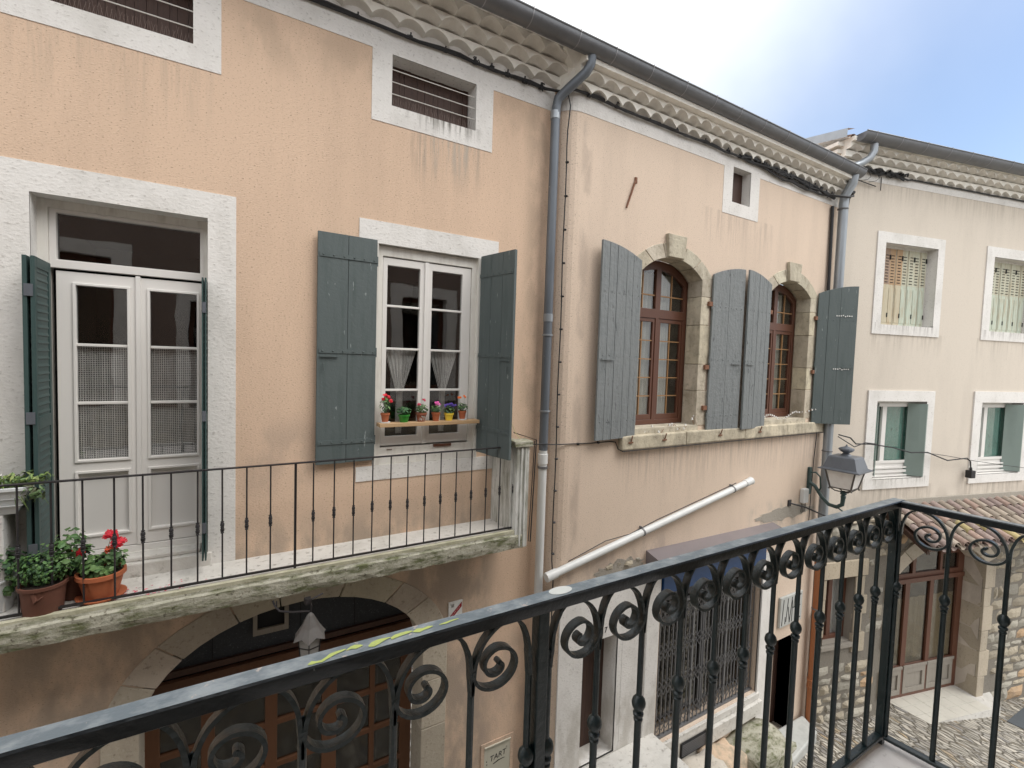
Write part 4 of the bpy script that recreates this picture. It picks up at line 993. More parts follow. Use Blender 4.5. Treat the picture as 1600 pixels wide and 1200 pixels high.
mb = MB(); mb.box(-6, 2.9, 4.668, 4.715, 3.985, 4.016, .001); mb.build('slab_lip', 'mossy_strip', bl)
mb = MB(); mb.box(2.868, 2.95, 4.74, 5.21, 3.99, 5.02); mb.box(2.90, 3.07, 4.66, 4.76, 3.80, 5.00); mb.box(2.945, 2.97, 4.645, 4.66, 3.82, 4.99); mb.box(3.0, 3.02, 4.645, 4.66, 3.82, 4.99); mb.box(2.95, 3.06, 4.76, 5.2, 3.81, 4.98)
sw_ = mb.build('side_wall', 'dirty_white', bl, bev=.008)
mb = MB(); mb.box(2.85, 3.10, 4.63, 4.80, 4.99, 5.065, .006); mb.box(2.86, 3.0, 4.8, 5.2, 5.01, 5.055, .004); mb.build('coping', 'mossy_stone', sw_, bev=.01)
mb = MB(); mb.tube([(3.16, 5.18, 5.075), (3.145, 4.64, 5.07), (3.105, 4.64, 3.86)], .007, 6); mb.tube([(3.135, 4.66, 5.06), (3.09, 4.66, 3.86)], .005, 6); mb.build('edge_strip', 'iron_black', sw_)
mb = MB(); mb.box(-6, 2.905, 4.722, 4.758, 4.985, 4.997); tr = mb.build('top_rail', 'iron_black', bl, bev=.002)
mb = MB(); mb.box(-6, 2.905, 4.732, 4.750, 4.022, 4.040); mb.build('bottom_rail', 'iron_black', bl)
mb = MB(); mb.box(.552, .572, 4.728, 4.752, 3.86, 4.99); mb.build('post', 'iron_black', bl); mb = MB(); mb.box(-2.56, -2.54, 4.728, 4.752, 3.86, 4.99); mb.build('post', 'iron_black', bl)
proto = None
for k in range(-8, 24):
    x = -1.285+.18215*k
    if abs(x-.56) < .05: continue
    if proto is None:
        mb = MB(); mb.tube([(x, 4.74, 4.03), (x, 4.74, 4.985)], .0068, 8)
        mb.lathe([(.007, -.052), (.0135, -.05), (.0135, -.044), (.010, -.04), (.0155, -.032), (.0165, -.012), (.011, -.008), (.015, -.002), (.015, .004), (.011, .008), (.0165, .014), (.0155, .034), (.010, .042), (.0135, .046), (.0135, .052), (.007, .054)], (x, 4.74, 4.485), 10)
        proto = mb.build('baluster', 'iron_black', bl, smooth=True); px0 = x
    else:
        c = proto.copy(); C.objects.link(c); c.parent = bl; c.location = (x-px0+R.uniform(-.003, .003), 0, R.uniform(-.006, .006)); c.rotation_euler = (R.uniform(-.002, .002), R.uniform(-.002, .002), 0)

# ================================================================== plants
def rnd3(): 
    while True:
        v = Vector((R.uniform(-1, 1), R.uniform(-1, 1), R.uniform(-1, 1)))
        if v.length < 1: return v
def leaves(mb, c, rad, n, size, cols, flat=.5, elong=1.5):
    c = Vector(c)
    for k in range(n):
        d = rnd3(); p = c + Vector((d.x*rad[0], d.y*rad[1], d.z*rad[2]))
        nn = (Vector((d.x, d.y, d.z+flat)) + rnd3()*.6).normalized(); t = nn.orthogonal().normalized(); t = Matrix.Rotation(R.uniform(0, 6.28), 3, nn) @ t; b = nn.cross(t)
        s = size*R.uniform(.6, 1.2); cl = R.choice(cols); v = R.uniform(.75, 1.25); mb.col = tuple(x*v for x in cl)
        P = [p-t*s*elong*.5, p-t*s*.1*elong+b*s*.42-nn*s*.08, p+t*s*.32*elong+b*s*.3, p+t*s*elong*.5-nn*s*.15, p+t*s*.32*elong-b*s*.3, p-t*s*.1*elong-b*s*.42-nn*s*.08]
        mb.add([tuple(q) for q in P]+[tuple(p+nn*s*.06)], [(0, 1, 6), (1, 2, 6), (2, 3, 6), (3, 4, 6), (4, 5, 6), (5, 0, 6)])
def stems(mb, base, tips, r, col):
    mb.col = col
    for t in tips:
        b = Vector(base)+rnd3()*.02; m_ = (b+Vector(t))/2+rnd3()*.02; mb.tube([tuple(b), tuple(m_), tuple(t)], [r, r*.8, r*.6], 5, False)
def flower(mb, c, r, col, n=5, tilt=None):
    c = Vector(c); nn = (Vector((R.uniform(-.5, .5), -0.7, .8))).normalized(); t0 = nn.orthogonal().normalized()
    for k in range(n):
        t = Matrix.Rotation(2*math.pi*k/n+R.uniform(-.2, .2), 3, nn) @ t0; b = nn.cross(t); v = R.uniform(.75, 1.2); mb.col = tuple(min(1, x*v) for x in col)
        P = [c, c+t*r*.6+b*r*.38+nn*r*.1, c+t*r+nn*r*.22, c+t*r*.6-b*r*.38+nn*r*.1]; mb.add([tuple(q) for q in P], [(0, 1, 2, 3)])
def pot_mesh(c, r, h, m, parent, taper=.72, rim=.14, n=20, sx=1, rimr=1.06, name='pot'):
    mb = MB(); mb.lathe([(r*taper, 0), (r*(taper+(1-taper)*(1-rim)), h*(1-rim)), (r*rimr, h*(1-rim)), (r*rimr, h), (r*.93, h), (r*.90, h*.88), (.001, h*.88)], c, n, sx=sx)
    p = mb.build(name, m, parent, smooth=True)
    mb = MB(); mb.lathe([(.001, 0), (r*.9, 0), (r*.9, .004)], (c[0], c[1], c[2]+h*.87), n, sx=sx); mb.build('soil', 'soil', p); return p
G1, G2, G3 = (.055, .125, .035), (.11, .20, .06), (.032, .08, .032)
RED, PINK, ORG, VIO, DRD = (.62, .012, .03), (.75, .12, .42), (.75, .16, .02), (.07, .03, .28), (.40, .01, .05)
# bowl of red geraniums
x, yy = -.84, 4.87
g = thing('potted_plant', (x, yy, 4.0), 'red geranium in a wide terracotta bowl with saucer standing behind the black railing', 'plant', 'potted plants on the far balcony')
mb = MB(); mb.lathe([(.10, 0), (.155, .012), (.162, .028), (.15, .028), (.10, .014)], (x, yy, 4.003), 24); mb.build('saucer', 'terracotta', g, smooth=True)
pot_mesh((x, yy, 4.018), .152, .20, 'terracotta', g, .70, .16)
mb = MB(); leaves(mb, (x, yy, 4.27), (.15, .12, .09), 190, .055, [G1, G2, G2], .8, 1.1); leaves(mb, (x+.08, yy, 4.33), (.10, .08, .06), 50, .05, [G1, G2], .8, 1.1); mb.build('foliage', 'leaf', g)
mb = MB()
tips = [(x+.07, yy-.02, 4.50), (x+.12, yy-.03, 4.44), (x-.14, yy, 4.39), (x+.05, yy, 4.37)]
stems(mb, (x, yy, 4.25), tips, .003, G2); mb.build('stem', 'leaf', g)
mb = MB()
for i, t in enumerate(tips):
    mb = MB()
    for k in range((26, 22, 14, 5)[i]): d = rnd3(); flower(mb, (t[0]+d.x*.045, t[1]+d.y*.035, t[2]+d.z*.035), .024, RED if i < 3 else (.75, .1, .03))
    mb.build('flower', 'petal', g)
# brown ruined pot with bushy plant
x, yy = -1.165, 4.80
g = thing('potted_plant', (x, yy, 4.0), 'bushy green geranium in a chipped brown clay pot left of the red geranium bowl', 'plant', 'potted plants on the far balcony')
pot_mesh((x, yy, 4.003), .135, .22, 'brown_clay', g, .86, .10)
mb = MB(); mb.tube([(x-.03, yy-.11, 4.21), (x-.01, yy-.125, 4.13), (x+.03, yy-.118, 4.16)], [.018, .022, .01], 6); mb.build('drip', 'brown_clay', g)
mb = MB(); leaves(mb, (x, yy+.02, 4.33), (.20, .12, .13), 800, .023, [G1, G1, G3, G2, (.09, .20, .05)], .5, 1.3); leaves(mb, (x+.10, yy+.03, 4.42), (.17, .1, .12), 90, .05, [G1, G2], .8, 1.1); mb.build('foliage', 'leaf', g)
mb = MB(); stems(mb, (x, yy, 4.2), [(x+.1, yy, 4.5), (x-.1, yy, 4.4), (x+.16, yy+.03, 4.42), (x+.02, yy, 4.45)], .004, G3); mb.build('stem', 'leaf', g)
x, yy = -1.02, 4.98
g = thing('potted_plant', (x, yy, 4.0), 'round leaved plant in a red brown pot half hidden behind the chipped pot', 'plant', 'potted plants on the far balcony')
pot_mesh((x, yy, 4.003), .11, .20, 'brown_clay', g, .75, .14)
mb = MB(); leaves(mb, (x, yy, 4.31), (.15, .1, .13), 130, .055, [G1, G2, G3], .8, 1.1); leaves(mb, (x-.02, yy, 4.47), (.10, .06, .10), 30, .055, [G1, G2], .8, 1.1); mb.build('foliage', 'leaf', g)
x, yy = -1.49, 4.98
g = thing('potted_plant', (x, yy, 4.0), 'green trailing plant in an off-white pot at the left edge of the picture', 'plant', 'potted plants on the far balcony')
pot_mesh((x, yy, 4.003), .13, .24, 'white_glaze', g, .85, .06)
mb = MB(); leaves(mb, (x+.03, yy, 4.36), (.19, .13, .12), 170, .055, [G1, G2, G3], .8, 1.1); leaves(mb, (x+.11, yy-.07, 4.20), (.05, .04, .09), 25, .05, [G1, G2], .8, 1.1); mb.build('foliage', 'leaf', g)
# white trough on a plinth
g = thing('planter_trough', (-1.62, 5.02, 4.0), 'white trough planter of feathery grass-like plants on a pale plinth beside the louvred shutter', 'planter')
mb = MB(); mb.box(-1.98, -1.40, 4.90, 5.15, 4.0, 4.73); mb.build('plinth', 'white_render', g, bev=.01)
mb = MB()
t, b_ = (-2.05, -1.245, 4.86, 5.17), (-2.0, -1.33, 4.91, 5.13)
vs = [(b_[0], b_[2], 4.735), (b_[1], b_[2], 4.735), (b_[1], b_[3], 4.735), (b_[0], b_[3], 4.735), (t[0], t[2], 4.93), (t[1], t[2], 4.93), (t[1], t[3], 4.93), (t[0], t[3], 4.93)]
mb.add(vs, [(0, 1, 2, 3), (0, 1, 5, 4), (1, 2, 6, 5), (2, 3, 7, 6), (3, 0, 4, 7)])
for zz in (4.80, 4.85): mb.box(-2.03, -1.285, 4.875, 4.889, zz, zz+.006)
mb.box(-2.06, -1.235, 4.85, 4.875, 4.915, 4.94); mb.box(-1.265, -1.235, 4.875, 5.17, 4.915, 4.94)
tr_ = mb.build('trough', 'white_glaze', g, bev=.004)
mb = MB(); mb.box(-2.03, -1.27, 4.885, 5.15, 4.88, 4.90); mb.build('soil', 'soil', tr_)
mb = MB()
for k in range(520):
    px_ = R.uniform(-2.0, -1.26); b = Vector((px_, R.uniform(4.9, 5.12), 4.9)); q = rnd3(); droop = px_ > -1.4 and R.random() < .5
    tip = b + Vector((q.x*.10 + (.06 if droop else 0), -abs(q.y)*.09-.02, (.02+abs(q.z)*.10) if not droop else R.uniform(-.14, .03)))
    v = R.uniform(.7, 1.3); mb.col = (.20*v, .30*v, .07*v) if R.random() < .7 else (.10*v, .17*v, .06*v)
    m_ = (b+tip)/2+Vector((0, 0, .04)); sd_v = Vector((.0022, 0, 0)); mb.add([tuple(b-sd_v), tuple(b+sd_v), tuple(m_+sd_v*1.4), tuple(m_-sd_v*1.4), tuple(tip)], [(0, 1, 2, 3), (3, 2, 4)])
leaves(mb, (-1.6, 4.98, 4.96), (.36, .1, .05), 260, .022, [(.16, .24, .06), (.10, .17, .06)], .4, 2)
leaves(mb, (-1.28, 4.95, 4.99), (.15, .07, .06), 170, .022, [(.16, .24, .06), (.10, .17, .06), (.22, .28, .08)], .4, 2.6)
leaves(mb, (-1.22, 4.86, 4.90), (.07, .04, .08), 50, .028, [(.12, .13, .07), (.10, .17, .06)], .4, 2)
mb.build('foliage', 'leaf', g)
mb = MB()
for k in range(60): flower(mb, (R.uniform(-2, -1.35), R.uniform(4.88, 5.1), R.uniform(4.97, 5.02)), .012, (.8, .8, .75))
mb.build('flower', 'petal', g)
# fallen petals
mb = MB()
for k in range(46):
    px_, py_ = R.gauss(-.55, .22), R.uniform(4.72, 4.9); v = R.uniform(.8, 1.2); mb.col = (.62*v, .04, .10)
    a = R.uniform(0, 6.3); s = R.uniform(.006, .014); mb.add([(px_+s*math.cos(a+q*1.57), py_+s*.7*math.sin(a+q*1.57), 4.0175+.003*(q % 2)) for q in range(4)], [(0, 1, 2, 3)])
tag(mb.build('fallen_petals', 'petal', loc=(-.55, 4.8, 4.017)), 'red geranium petals scattered on the balcony floor by the terracotta bowl', 'petals', kind='stuff')
# plank and the six little pots on it
mb = MB(); mb.box(1.415, 2.60, 5.05, 5.19, 5.235, 5.275)
solo(mb, 'plank', 'plank_wood', (2.0, 5.12, 5.235), 'pale wooden plank laid across the window opening holding six small flowerpots', 'shelf', bev=.003)
small = [
 (1.49, .047, .095, 'terracotta', 'terracotta pot of tall red flowers, on the left end of the plank', RED, .20, [(-.01, .19), (.03, .17), (.055, .13), (-.02, .15)], 14),
 (1.70, .062, .085, 'green_plastic', 'bright green plastic pot with a leafy plant and no flowers', None, .10, [], 0),
 (1.90, .060, .10, 'old_terracotta', 'whitish brown clay pot of dark red flowers, third pot on the plank', DRD, .11, [(.025, .14), (-.03, .09)], 9),
 (2.075, .048, .098, 'terracotta', 'orange clay pot with a pink flower, in front of the casement mullion', PINK, .10, [(.01, .10)], 16),
 (2.235, .055, .085, 'yellow_plastic', 'yellow pot of dark violet pansies on the plank', VIO, .10, [(-.03, .09), (.02, .10), (.05, .08)], 14),
 (2.405, .046, .095, 'terracotta', 'terracotta pot with orange marigolds, on the right end of the plank', ORG, .11, [(-.045, .155), (.02, .165)], 9)]
for i, (px_, r, h, m, lab, fc, lh, fl, nf) in enumerate(small):
    py_ = 5.125; z0 = 5.276
    g = thing('potted_plant', (px_, py_, z0), lab, 'plant', 'small pots on the window plank')
    if i in (0, 5): mb = MB(); mb.lathe([(r*1.15, 0), (r*1.2, .012), (r, .012)], (px_, py_, z0), 16); mb.build('saucer', 'white_glaze', g); z0 += .012
    pot_mesh((px_, py_, z0), r, h, m, g, .70, .22, 16)
    if i == 2:
        mb = MB()
        for k in range(26): d = rnd3(); a = -1.57+d.x*1.1; zz = h*(.35+.3*d.y); rr = r*(.72+.28*zz/h)*1.008; mb.add([(px_+rr*math.cos(a+e), py_+rr*math.sin(a+e), z0+zz+f_) for e, f_ in ((-.08, 0), (.05, -.006), (.1, .004), (-.02, .009))], [(0, 1, 2, 3)])
        mb.build('lime_stain', 'dirty_white', g)
    mb = MB(); leaves(mb, (px_, py_, z0+h+lh*.42), (r*1.35, r*1.2, lh*.5), 90 if i != 1 else 150, .024, [G1, G2, G3] if i != 1 else [G1, G3, (.05, .16, .06)], .6, 1.5)
    if i == 0: leaves(mb, (px_, py_, z0+h+.13), (.04, .04, .05), 40, .022, [G2, (.16, .26, .12)], .6, 2)
    mb.build('foliage', 'leaf', g)
    if fc:
        mb = MB(); stems(mb, (px_, py_, z0+h), [(px_+a, py_-.01, z0+h+b) for a, b in fl], .0016, G2); mb.build('stem', 'leaf', g)
        for a, b in fl:
            mb = MB()
            for k in range(nf): d = rnd3(); sp = .03 if i in (3, 4) else .016; flower(mb, (px_+a+d.x*sp, py_-.01+d.y*sp, z0+h+b+d.z*sp), .014, fc)
            mb.build('flower', 'petal', g)
mb = MB(); mb.lathe([(.022, 0), (.024, .02), (.024, .17), (.018, .195), (.008, .20)], (2.12, 5.17, 5.276), 12)
solo(mb, 'ornament', 'white_glaze', (2.12, 5.17, 5.276), 'small pale upright ornament behind the pink flower on the plank', 'ornament', smooth=True)
mb = MB()
P = [(2.80, 4.93, 5.30), (2.86, 4.86, 5.22), (2.90, 4.82, 5.26), (2.95, 4.80, 5.14), (3.02, 4.72, 5.02)]
mb.tube(P, .004, 5); mb.tube([(2.86, 4.86, 5.26), (2.80, 4.88, 5.15), (2.83, 4.88, 5.05), (2.80, 4.90, 4.98)], .003, 5)
solo(mb, 'twine', 'twine', (2.9, 4.85, 5.0), 'yellowish twine looped over the foot of the open shutter beside the balcony end wall', 'string')

# ================================================================== drainpipes
def pipe_clip(mb, c, r, zz, f=FW): mb.lathe([(r+.002, -.014), (r+.009, -.012), (r+.009, .012), (r+.002, .014)], (c[0], c[1], zz), 16)
p1 = thing('drainpipe', (3.56, 5.09, -0.7), 'long grey metal drainpipe with white lower half between the peach and pink houses', 'drainpipe')
mb = MB(); mb.tube([(3.80, 4.70, 9.70), (3.80, 4.72, 9.60), (3.77, 4.76, 9.52), (3.64, 4.97, 9.36), (3.58, 5.06, 9.28), (3.57, 5.08, 9.18), (3.57, 5.09, 9.0), (3.56, 5.09, 4.84)], .058, 18); mb.build('upper_pipe', 'pipe_grey', p1, smooth=True)
mb = MB()
for zz in (9.08, 6.55, 6.33, 5.35): mb.lathe([(.059, -.05), (.064, -.048), (.064, .048), (.059, .05)] if zz in (9.08, 6.55) else [(.059, -.012), (.070, -.01), (.070, .01), (.059, .012)], (3.565, 5.09, zz), 18)
mb.build('collar', 'zinc_light', p1, smooth=True)
mb = MB(); mb.tube([(3.56, 5.09, 4.86), (3.56, 5.09, 2.95), (3.56, 5.09, -.7)], .056, 18); mb.lathe([(.058, 0), (.066, .004), (.066, .13), (.058, .135)], (3.56, 5.09, 4.66), 18); lw = mb.build('lower_pipe', 'white_plastic', p1, smooth=True)
mb = MB(); mb.lathe([(.058, 0), (.068, .002), (.068, .03), (.058, .032)], (3.56, 5.09, 4.60), 18); mb.build('clip', 'gate_metal', lw)
p2 = thing('waste_pipe', (3.6, 4.94, 3.2), 'white plastic pipe running diagonally up the pink wall', 'pipe')
a, b = Vector((3.60, 4.94, 3.205)), Vector((7.88, 4.94, 4.02)); d = (b-a).normalized()
mb = MB(); mb.tube([tuple(a), tuple(b)], .052, 16); q = b-d*.16; mb.tube([tuple(q), tuple(q+d*.01), tuple(b-d*.02), tuple(b+d*.02)], [.053, .062, .062, .07], 16); mb.tube([tuple(a-d*.03), tuple(a+d*.14)], .062, 16); mb.build('pipe', 'white_plastic', p2, smooth=True)
mb = MB()
for t in (1.72, 3.86): q = a+d*t; mb.tube([tuple(q-d*.012), tuple(q+d*.012)], .060, 16); mb.box(q.x-.012, q.x+.012, 4.94, 5.0, q.z+.05, q.z+.075)
mb.build('clip', 'gate_metal', p2)
mb = MB(); mb.tube([(5.05, 4.955, 3.53), (5.6, 4.955, 3.66), (6.5, 4.955, 3.83), (7.5, 4.955, 4.02)], .007, 6); mb.tube([(3.95, 4.97, 3.33), (4.6, 4.97, 3.50), (5.05, 4.955, 3.53)], .006, 6); mb.build('cable', 'cable_black', p2)
p3 = thing('drainpipe', (10.24, 4.84, -1.35), 'pipe where pink and beige houses meet, grey above and orange brown at street level', 'drainpipe')
mb = MB(); mb.tube([(10.24, 4.70, 9.72), (10.24, 4.72, 9.55), (10.24, 4.84, 9.35), (10.24, 4.85, 9.2), (10.22, 4.85, 2.18)], .082, 18); mb.build('upper_pipe', 'zinc_light', p3, smooth=True)
mb = MB(); mb.tube([(10.22, 4.85, 2.2), (10.22, 4.85, -1.4)], .078, 18); mb.lathe([(.08, 0), (.092, .005), (.092, .12), (.08, .125)], (10.22, 4.85, 2.1), 18); mb.lathe([(.08, 0), (.095, .005), (.095, .05), (.086, .06), (.086, .14), (.095, .15), (.095, .19), (.08, .2)], (10.22, 4.85, -.45), 18); mb.build('lower_pipe', 'brown_plastic', p3, smooth=True)
mb = MB()
for zz in (9.1, 7.4, 5.6, 4.4, 3.0, 1.2): mb.lathe([(.084, -.012), (.094, -.01), (.094, .01), (.084, .012)], (10.22, 4.85, zz), 18)
mb.build('clip', 'gate_metal', p3)
mb = MB(); mb.tube([(10.36, 4.86, 1.1), (10.37, 4.86, -1.3), (10.40, 4.80, -1.42)], .045, 12)
solo(mb, 'waste_pipe', 'white_plastic', (10.37, 4.86, -1.4), 'thin white plastic pipe behind the orange brown drainpipe at street level', 'pipe', smooth=True)

# ================================================================== cables
def sag_path(a, b, n, jit, sag=0):
    a, b = Vector(a), Vector(b); out = []
    for k in range(n+1):
        t = k/n; p = a.lerp(b, t); p.z += R.uniform(-jit, jit) - sag*4*t*(1-t); p.y += R.uniform(-jit*.3, jit*.3); out.append(tuple(p))
    return out
cb = thing('cable_bundle', (2.0, 5.15, 9.4), 'thick black twisted cable clipped under the eaves of the peach and pink houses', 'cable')
mb = MB()
A1 = sag_path((-6, 5.165, 9.385), (3.45, 5.165, 9.40), 40, .010)+[(3.6, 5.05, 9.37), (3.75, 4.96, 9.40)]+sag_path((3.9, 4.955, 9.40), (7.2, 4.955, 9.37), 14, .01)+sag_path((7.4, 4.955, 9.37), (9.8, 4.95, 9.30), 10, .02, .05)+[(10.15, 4.74, 9.28), (10.35, 4.74, 9.35)]
mb.tube(A1, .017, 8)
A2 = [(p[0], p[1]-.012+.01*math.sin(i*2.1), p[2]+.016*math.sin(i*1.3+1)) for i, p in enumerate(A1)]; mb.tube(A2, .013, 8)
mb.build('cable', 'cable_black', cb, smooth=True)
mb = MB()
def knot(mb, c, s=1.0, n=3):
    for k in range(n): d = rnd3()*.035*s; e = rnd3()*.05*s; mb.tube([(c[0]+d.x, c[1]-.015+d.y*.5, c[2]+d.z), (c[0]+d.x+e.x, c[1]-.02+e.y*.4, c[2]+d.z+e.z), (c[0]+d.x+e.z, c[1]-.02, c[2]+d.z-e.x)], .007*s, 5)
    mb.tube([(c[0]-.022*s, c[1], c[2]), (c[0]+.022*s, c[1], c[2])], .027*s, 8); mb.tube([(c[0], c[1], c[2]), (c[0], c[1]-.01, c[2]+.055*s)], .010*s, 6)
for x in [-1.0, -.5, .05, .6, 1.15, 1.70, 2.10]: knot(mb, (x, 5.16, 9.40), .8, 1)
for x in (2.47, 2.68, 2.9, 3.14, 3.38): knot(mb, (x, 5.16, 9.40), 1.0, 3)
for x in (3.98, 4.45, 5.05, 5.62, 6.25, 6.8): knot(mb, (x, 4.95, 9.39), .9, 1)
mb.build('clamp', 'cable_black', cb)
cc = thing('cable_tangle', (8.4, 4.94, 9.35), 'tangle of joined black cables under the eaves of the pink house', 'cable')
mb = MB()
for k in range(7): mb.tube([(x, 4.945+R.uniform(-.035, .02), 9.40-.012*(x-7)**1.5*1.3+R.uniform(-.045, .045)) for x in [7.1+.33*j for j in range(10)]], R.uniform(.008, .016), 6)
for x in [7.15+.2*j for j in range(15)]: knot(mb, (x, 4.94, 9.40-.012*(x-7)**1.5*1.3+R.uniform(-.02, .02)), 1.25, 4)
mb.build('cable', 'cable_black', cc)
ce = thing('cable_tangle', F3((.9, .08, 9.98)), 'tangle of taped black cables under the eaves of the beige house', 'cable')
mb = MB(F3)
for k in range(9): mb.tube([(s, .07+R.uniform(-.03, .03), 9.99+.05*math.sin(s*2+k)*.4-.02*s+R.uniform(-.05, .05)) for s in [.15+.16*j for j in range(10)]], R.uniform(.012, .022), 6)
for k in range(34):
    s = R.uniform(.15, 1.55); d = rnd3(); mb.tube([(s, .09, 9.98), (s+d.x*.12, .12+d.y*.05, 9.97+d.z*.07), (s+d.x*.16+.05, .10, 9.97+d.z*.02)], R.uniform(.010, .022), 5)
mb.tube([(1.5, .08, 9.95), (1.75, .05, 9.93)] + [(1.9+.5*j, .035, 9.955+R.uniform(-.008, .008)) for j in range(18)], .017, 8)
for s in (.28, .42, .60, .82): mb.tube([(s, .12, 9.92), (s+.03, .14, 9.82), (s-.04, .13, 9.76), (s-.16, .08, 9.74)], .005, 5)
mb.tube([(.05, .02, 9.80), (.4, .05, 9.76), (.9, .04, 9.70)], .010, 6); mb.tube([(1.05, .03, 9.9), (1.05, .03, 9.64)], .008, 6)
mb.build('cable', 'cable_black', ce)
mb = MB()
V1 = [(3.68, 5.0, 9.36), (3.72, 4.985, 9.20), (3.70, 5.0, 8.9)] + [(3.70+.006*math.sin(k), 5.005, 8.7-.28*k) for k in range(20)] + [(3.73, 5.0, 3.1), (3.72, 5.0, 1.0), (3.72, 5.0, -.5)]
mb.tube(V1, .0085, 6)
for k in range(13): mb.box(3.69, 3.725, 4.985, 5.01, 8.5-.42*k, 8.52-.42*k); mb.tube([(3.69, 4.99, 8.51-.42*k), (3.72, 4.985, 8.51-.42*k)], .013, 6)
solo(mb, 'wall_cable', 'cable_black', (3.7, 5.0, -.5), 'thin black cable clipped upright on the wall just right of the left drainpipe', 'cable')
mb = MB(); mb.tube([(3.05, 5.19, 4.93), (3.55, 5.02, 4.93), (3.66, 4.99, 4.92), (3.9, 4.985, 4.915), (4.3, 4.99, 4.90), (4.62, 4.985, 4.905), (4.72, 4.985, 4.89), (4.76, 4.97, 4.79), (4.79, 4.91, 4.765), (7.0, 4.905, 4.765), (10.2, 4.905, 4.765), (10.25, 4.97, 4.9)], .0075, 6)
for x in (4.05, 4.4): mb.box(x-.012, x+.012, 4.97, 5.0, 4.89, 4.92)
solo(mb, 'wall_cable', 'cable_black', (7, 4.95, 4.7), 'thin black cable running level from the left drainpipe and along under the stone sill', 'cable')
mb = MB(F2)
mb.tube([(10.36, .26, 9.42), (10.52, .10, 9.38), (10.56, .06, 9.25), (10.44, .03, 8.95), (10.42, .03, 7), (10.40, .03, 4.5), (10.38, .04, 3.0)], .030, 8)
mb.tube([(10.06, .04, 9.15), (10.08, .05, 7.5), (10.08, .05, 5.0)], .030, 8)  # dark upright strip along the drainpipe's left side
mb.tube([(10.0, .03, 4.85), (10.03, .03, 4.70), (10.0, .02, 4.2), (9.95, .02, 2.6)], .008, 6)
for zz in (8.9, 7.3, 4.25, 3.4): mb.box(10.37, 10.46, .0, .07, zz, zz+.03)
solo(mb, 'wall_cable', 'cable_black', (10.3, 5.0, 3.0), 'thick black cable right of the right drainpipe and dark upright strip left of it', 'cable')
hc = thing('hanging_cable', F3((.2, .1, 4.7)), 'thin black cable strung across the beige house with a socket dangling from it', 'cable')
mb = MB(F3)
mb.tube([(.05, .30, 4.74), (.45, .22, 4.66), (.7, .15, 4.52), (1.15, .12, 4.50), (1.75, .12, 4.42), (2.3, .12, 4.30), (2.8, .12, 4.29), (3.4, .14, 4.10), (3.8, .13, 4.12), (4.05, .12, 4.13), (4.17, .12, 4.05), (4.20, .12, 3.88)], .013, 8)
mb.tube([(2.6, .12, 4.30), (3.4, .12, 4.20), (4.3, .12, 4.06), (5.3, .10, 3.93), (6.4, .10, 3.80), (8, .1, 3.72)], .006, 6)
mb.tube([(.05, .29, 4.70), (.6, .2, 4.47), (.95, .15, 4.54), (1.3, .12, 4.50)], .010, 8)
mb.build('cable', 'cable_black', hc, smooth=True)
mb = MB(F3); mb.lathe([(.025, 0), (.03, .04), (.02, .08)], (4.20, .12, 3.84), 10); mb.box(4.13, 4.27, .06, .18, 3.68, 3.85); mb.build('socket', 'cable_black', hc, bev=.01)

# ================================================================== string lights on the stone sill
sl = thing('string_lights', (5.9, 4.96, 5.0), 'tangled string of little white lights on the stone sill of the nearer arched window', 'lights')
mb = MB(F2); mb2 = MB(F2); pts = []
x = 5.15
while x < 6.42: pts.append((x, -.02+R.uniform(-.05, .05), 4.99+R.uniform(0, .10))); x += .07
pts += [(6.36, -.02, 5.16), (6.40, -.03, 5.20)]
mb.tube(pts, .0035, 5); mb.tube([(p[0]+.03, p[1]+.02, p[2]+R.uniform(-.03, .02)) for p in pts[6:]], .003, 5)
for p in pts: mb2.box(p[0]-.012, p[0]+.012, p[1]-.004, p[1]+.01, p[2]-.02, p[2]+.012, .006)
mb.build('wire', 'rust', sl); mb2.build('bulb', 'sign_white', sl)
sl = thing('string_lights', (9.2, 4.96, 5.1), 'strand of little white lights drooping across the farther arched window', 'lights')
mb = MB(F2); mb2 = MB(F2)
pts = [(8.3+.12*k, -.05, 5.10+.05*math.sin(k*.9)+(.012*max(0, k-6))**1.0) for k in range(11)]+[(9.62, .0, 5.18), (9.76, .05, 5.22), (9.9, .1, 5.24)]
mb.tube(pts, .005, 5)
for k in range(len(pts)-1):
    for t in (0, .5): p = Vector(pts[k]).lerp(Vector(pts[k+1]), t); mb2.box(p.x-.012, p.x+.012, p.y-.005, p.y+.012, p.z-.016, p.z+.012, .005)
mb.build('wire', 'rust', sl); mb2.build('bulb', 'sign_white', sl)
mb = MB(F2); mb.tube([(4.90, .012, 8.56), (4.86, .02, 8.48), (4.74, .012, 8.14)], [.018, .014, .014], 6); mb.box(4.875, 4.915, .0, .02, 8.5, 8.58)
solo(mb, 'wall_anchor', 'rust', (4.8, 5.0, 8.3), 'rusty iron wall anchor slanting on the pink render above the nearer arched window', 'anchor')
mb = MB(F2); mb.tube([(9.25, .0, 3.44), (9.4, .22, 3.40), (9.75, .55, 3.22)], .016, 6); mb.box(9.2, 9.3, .0, .02, 3.38, 3.50)
solo(mb, 'iron_bracket', 'iron_black', (9.3, 5.0, 3.4), 'short black iron rod sticking out of the pink wall left of the street lantern', 'bracket')

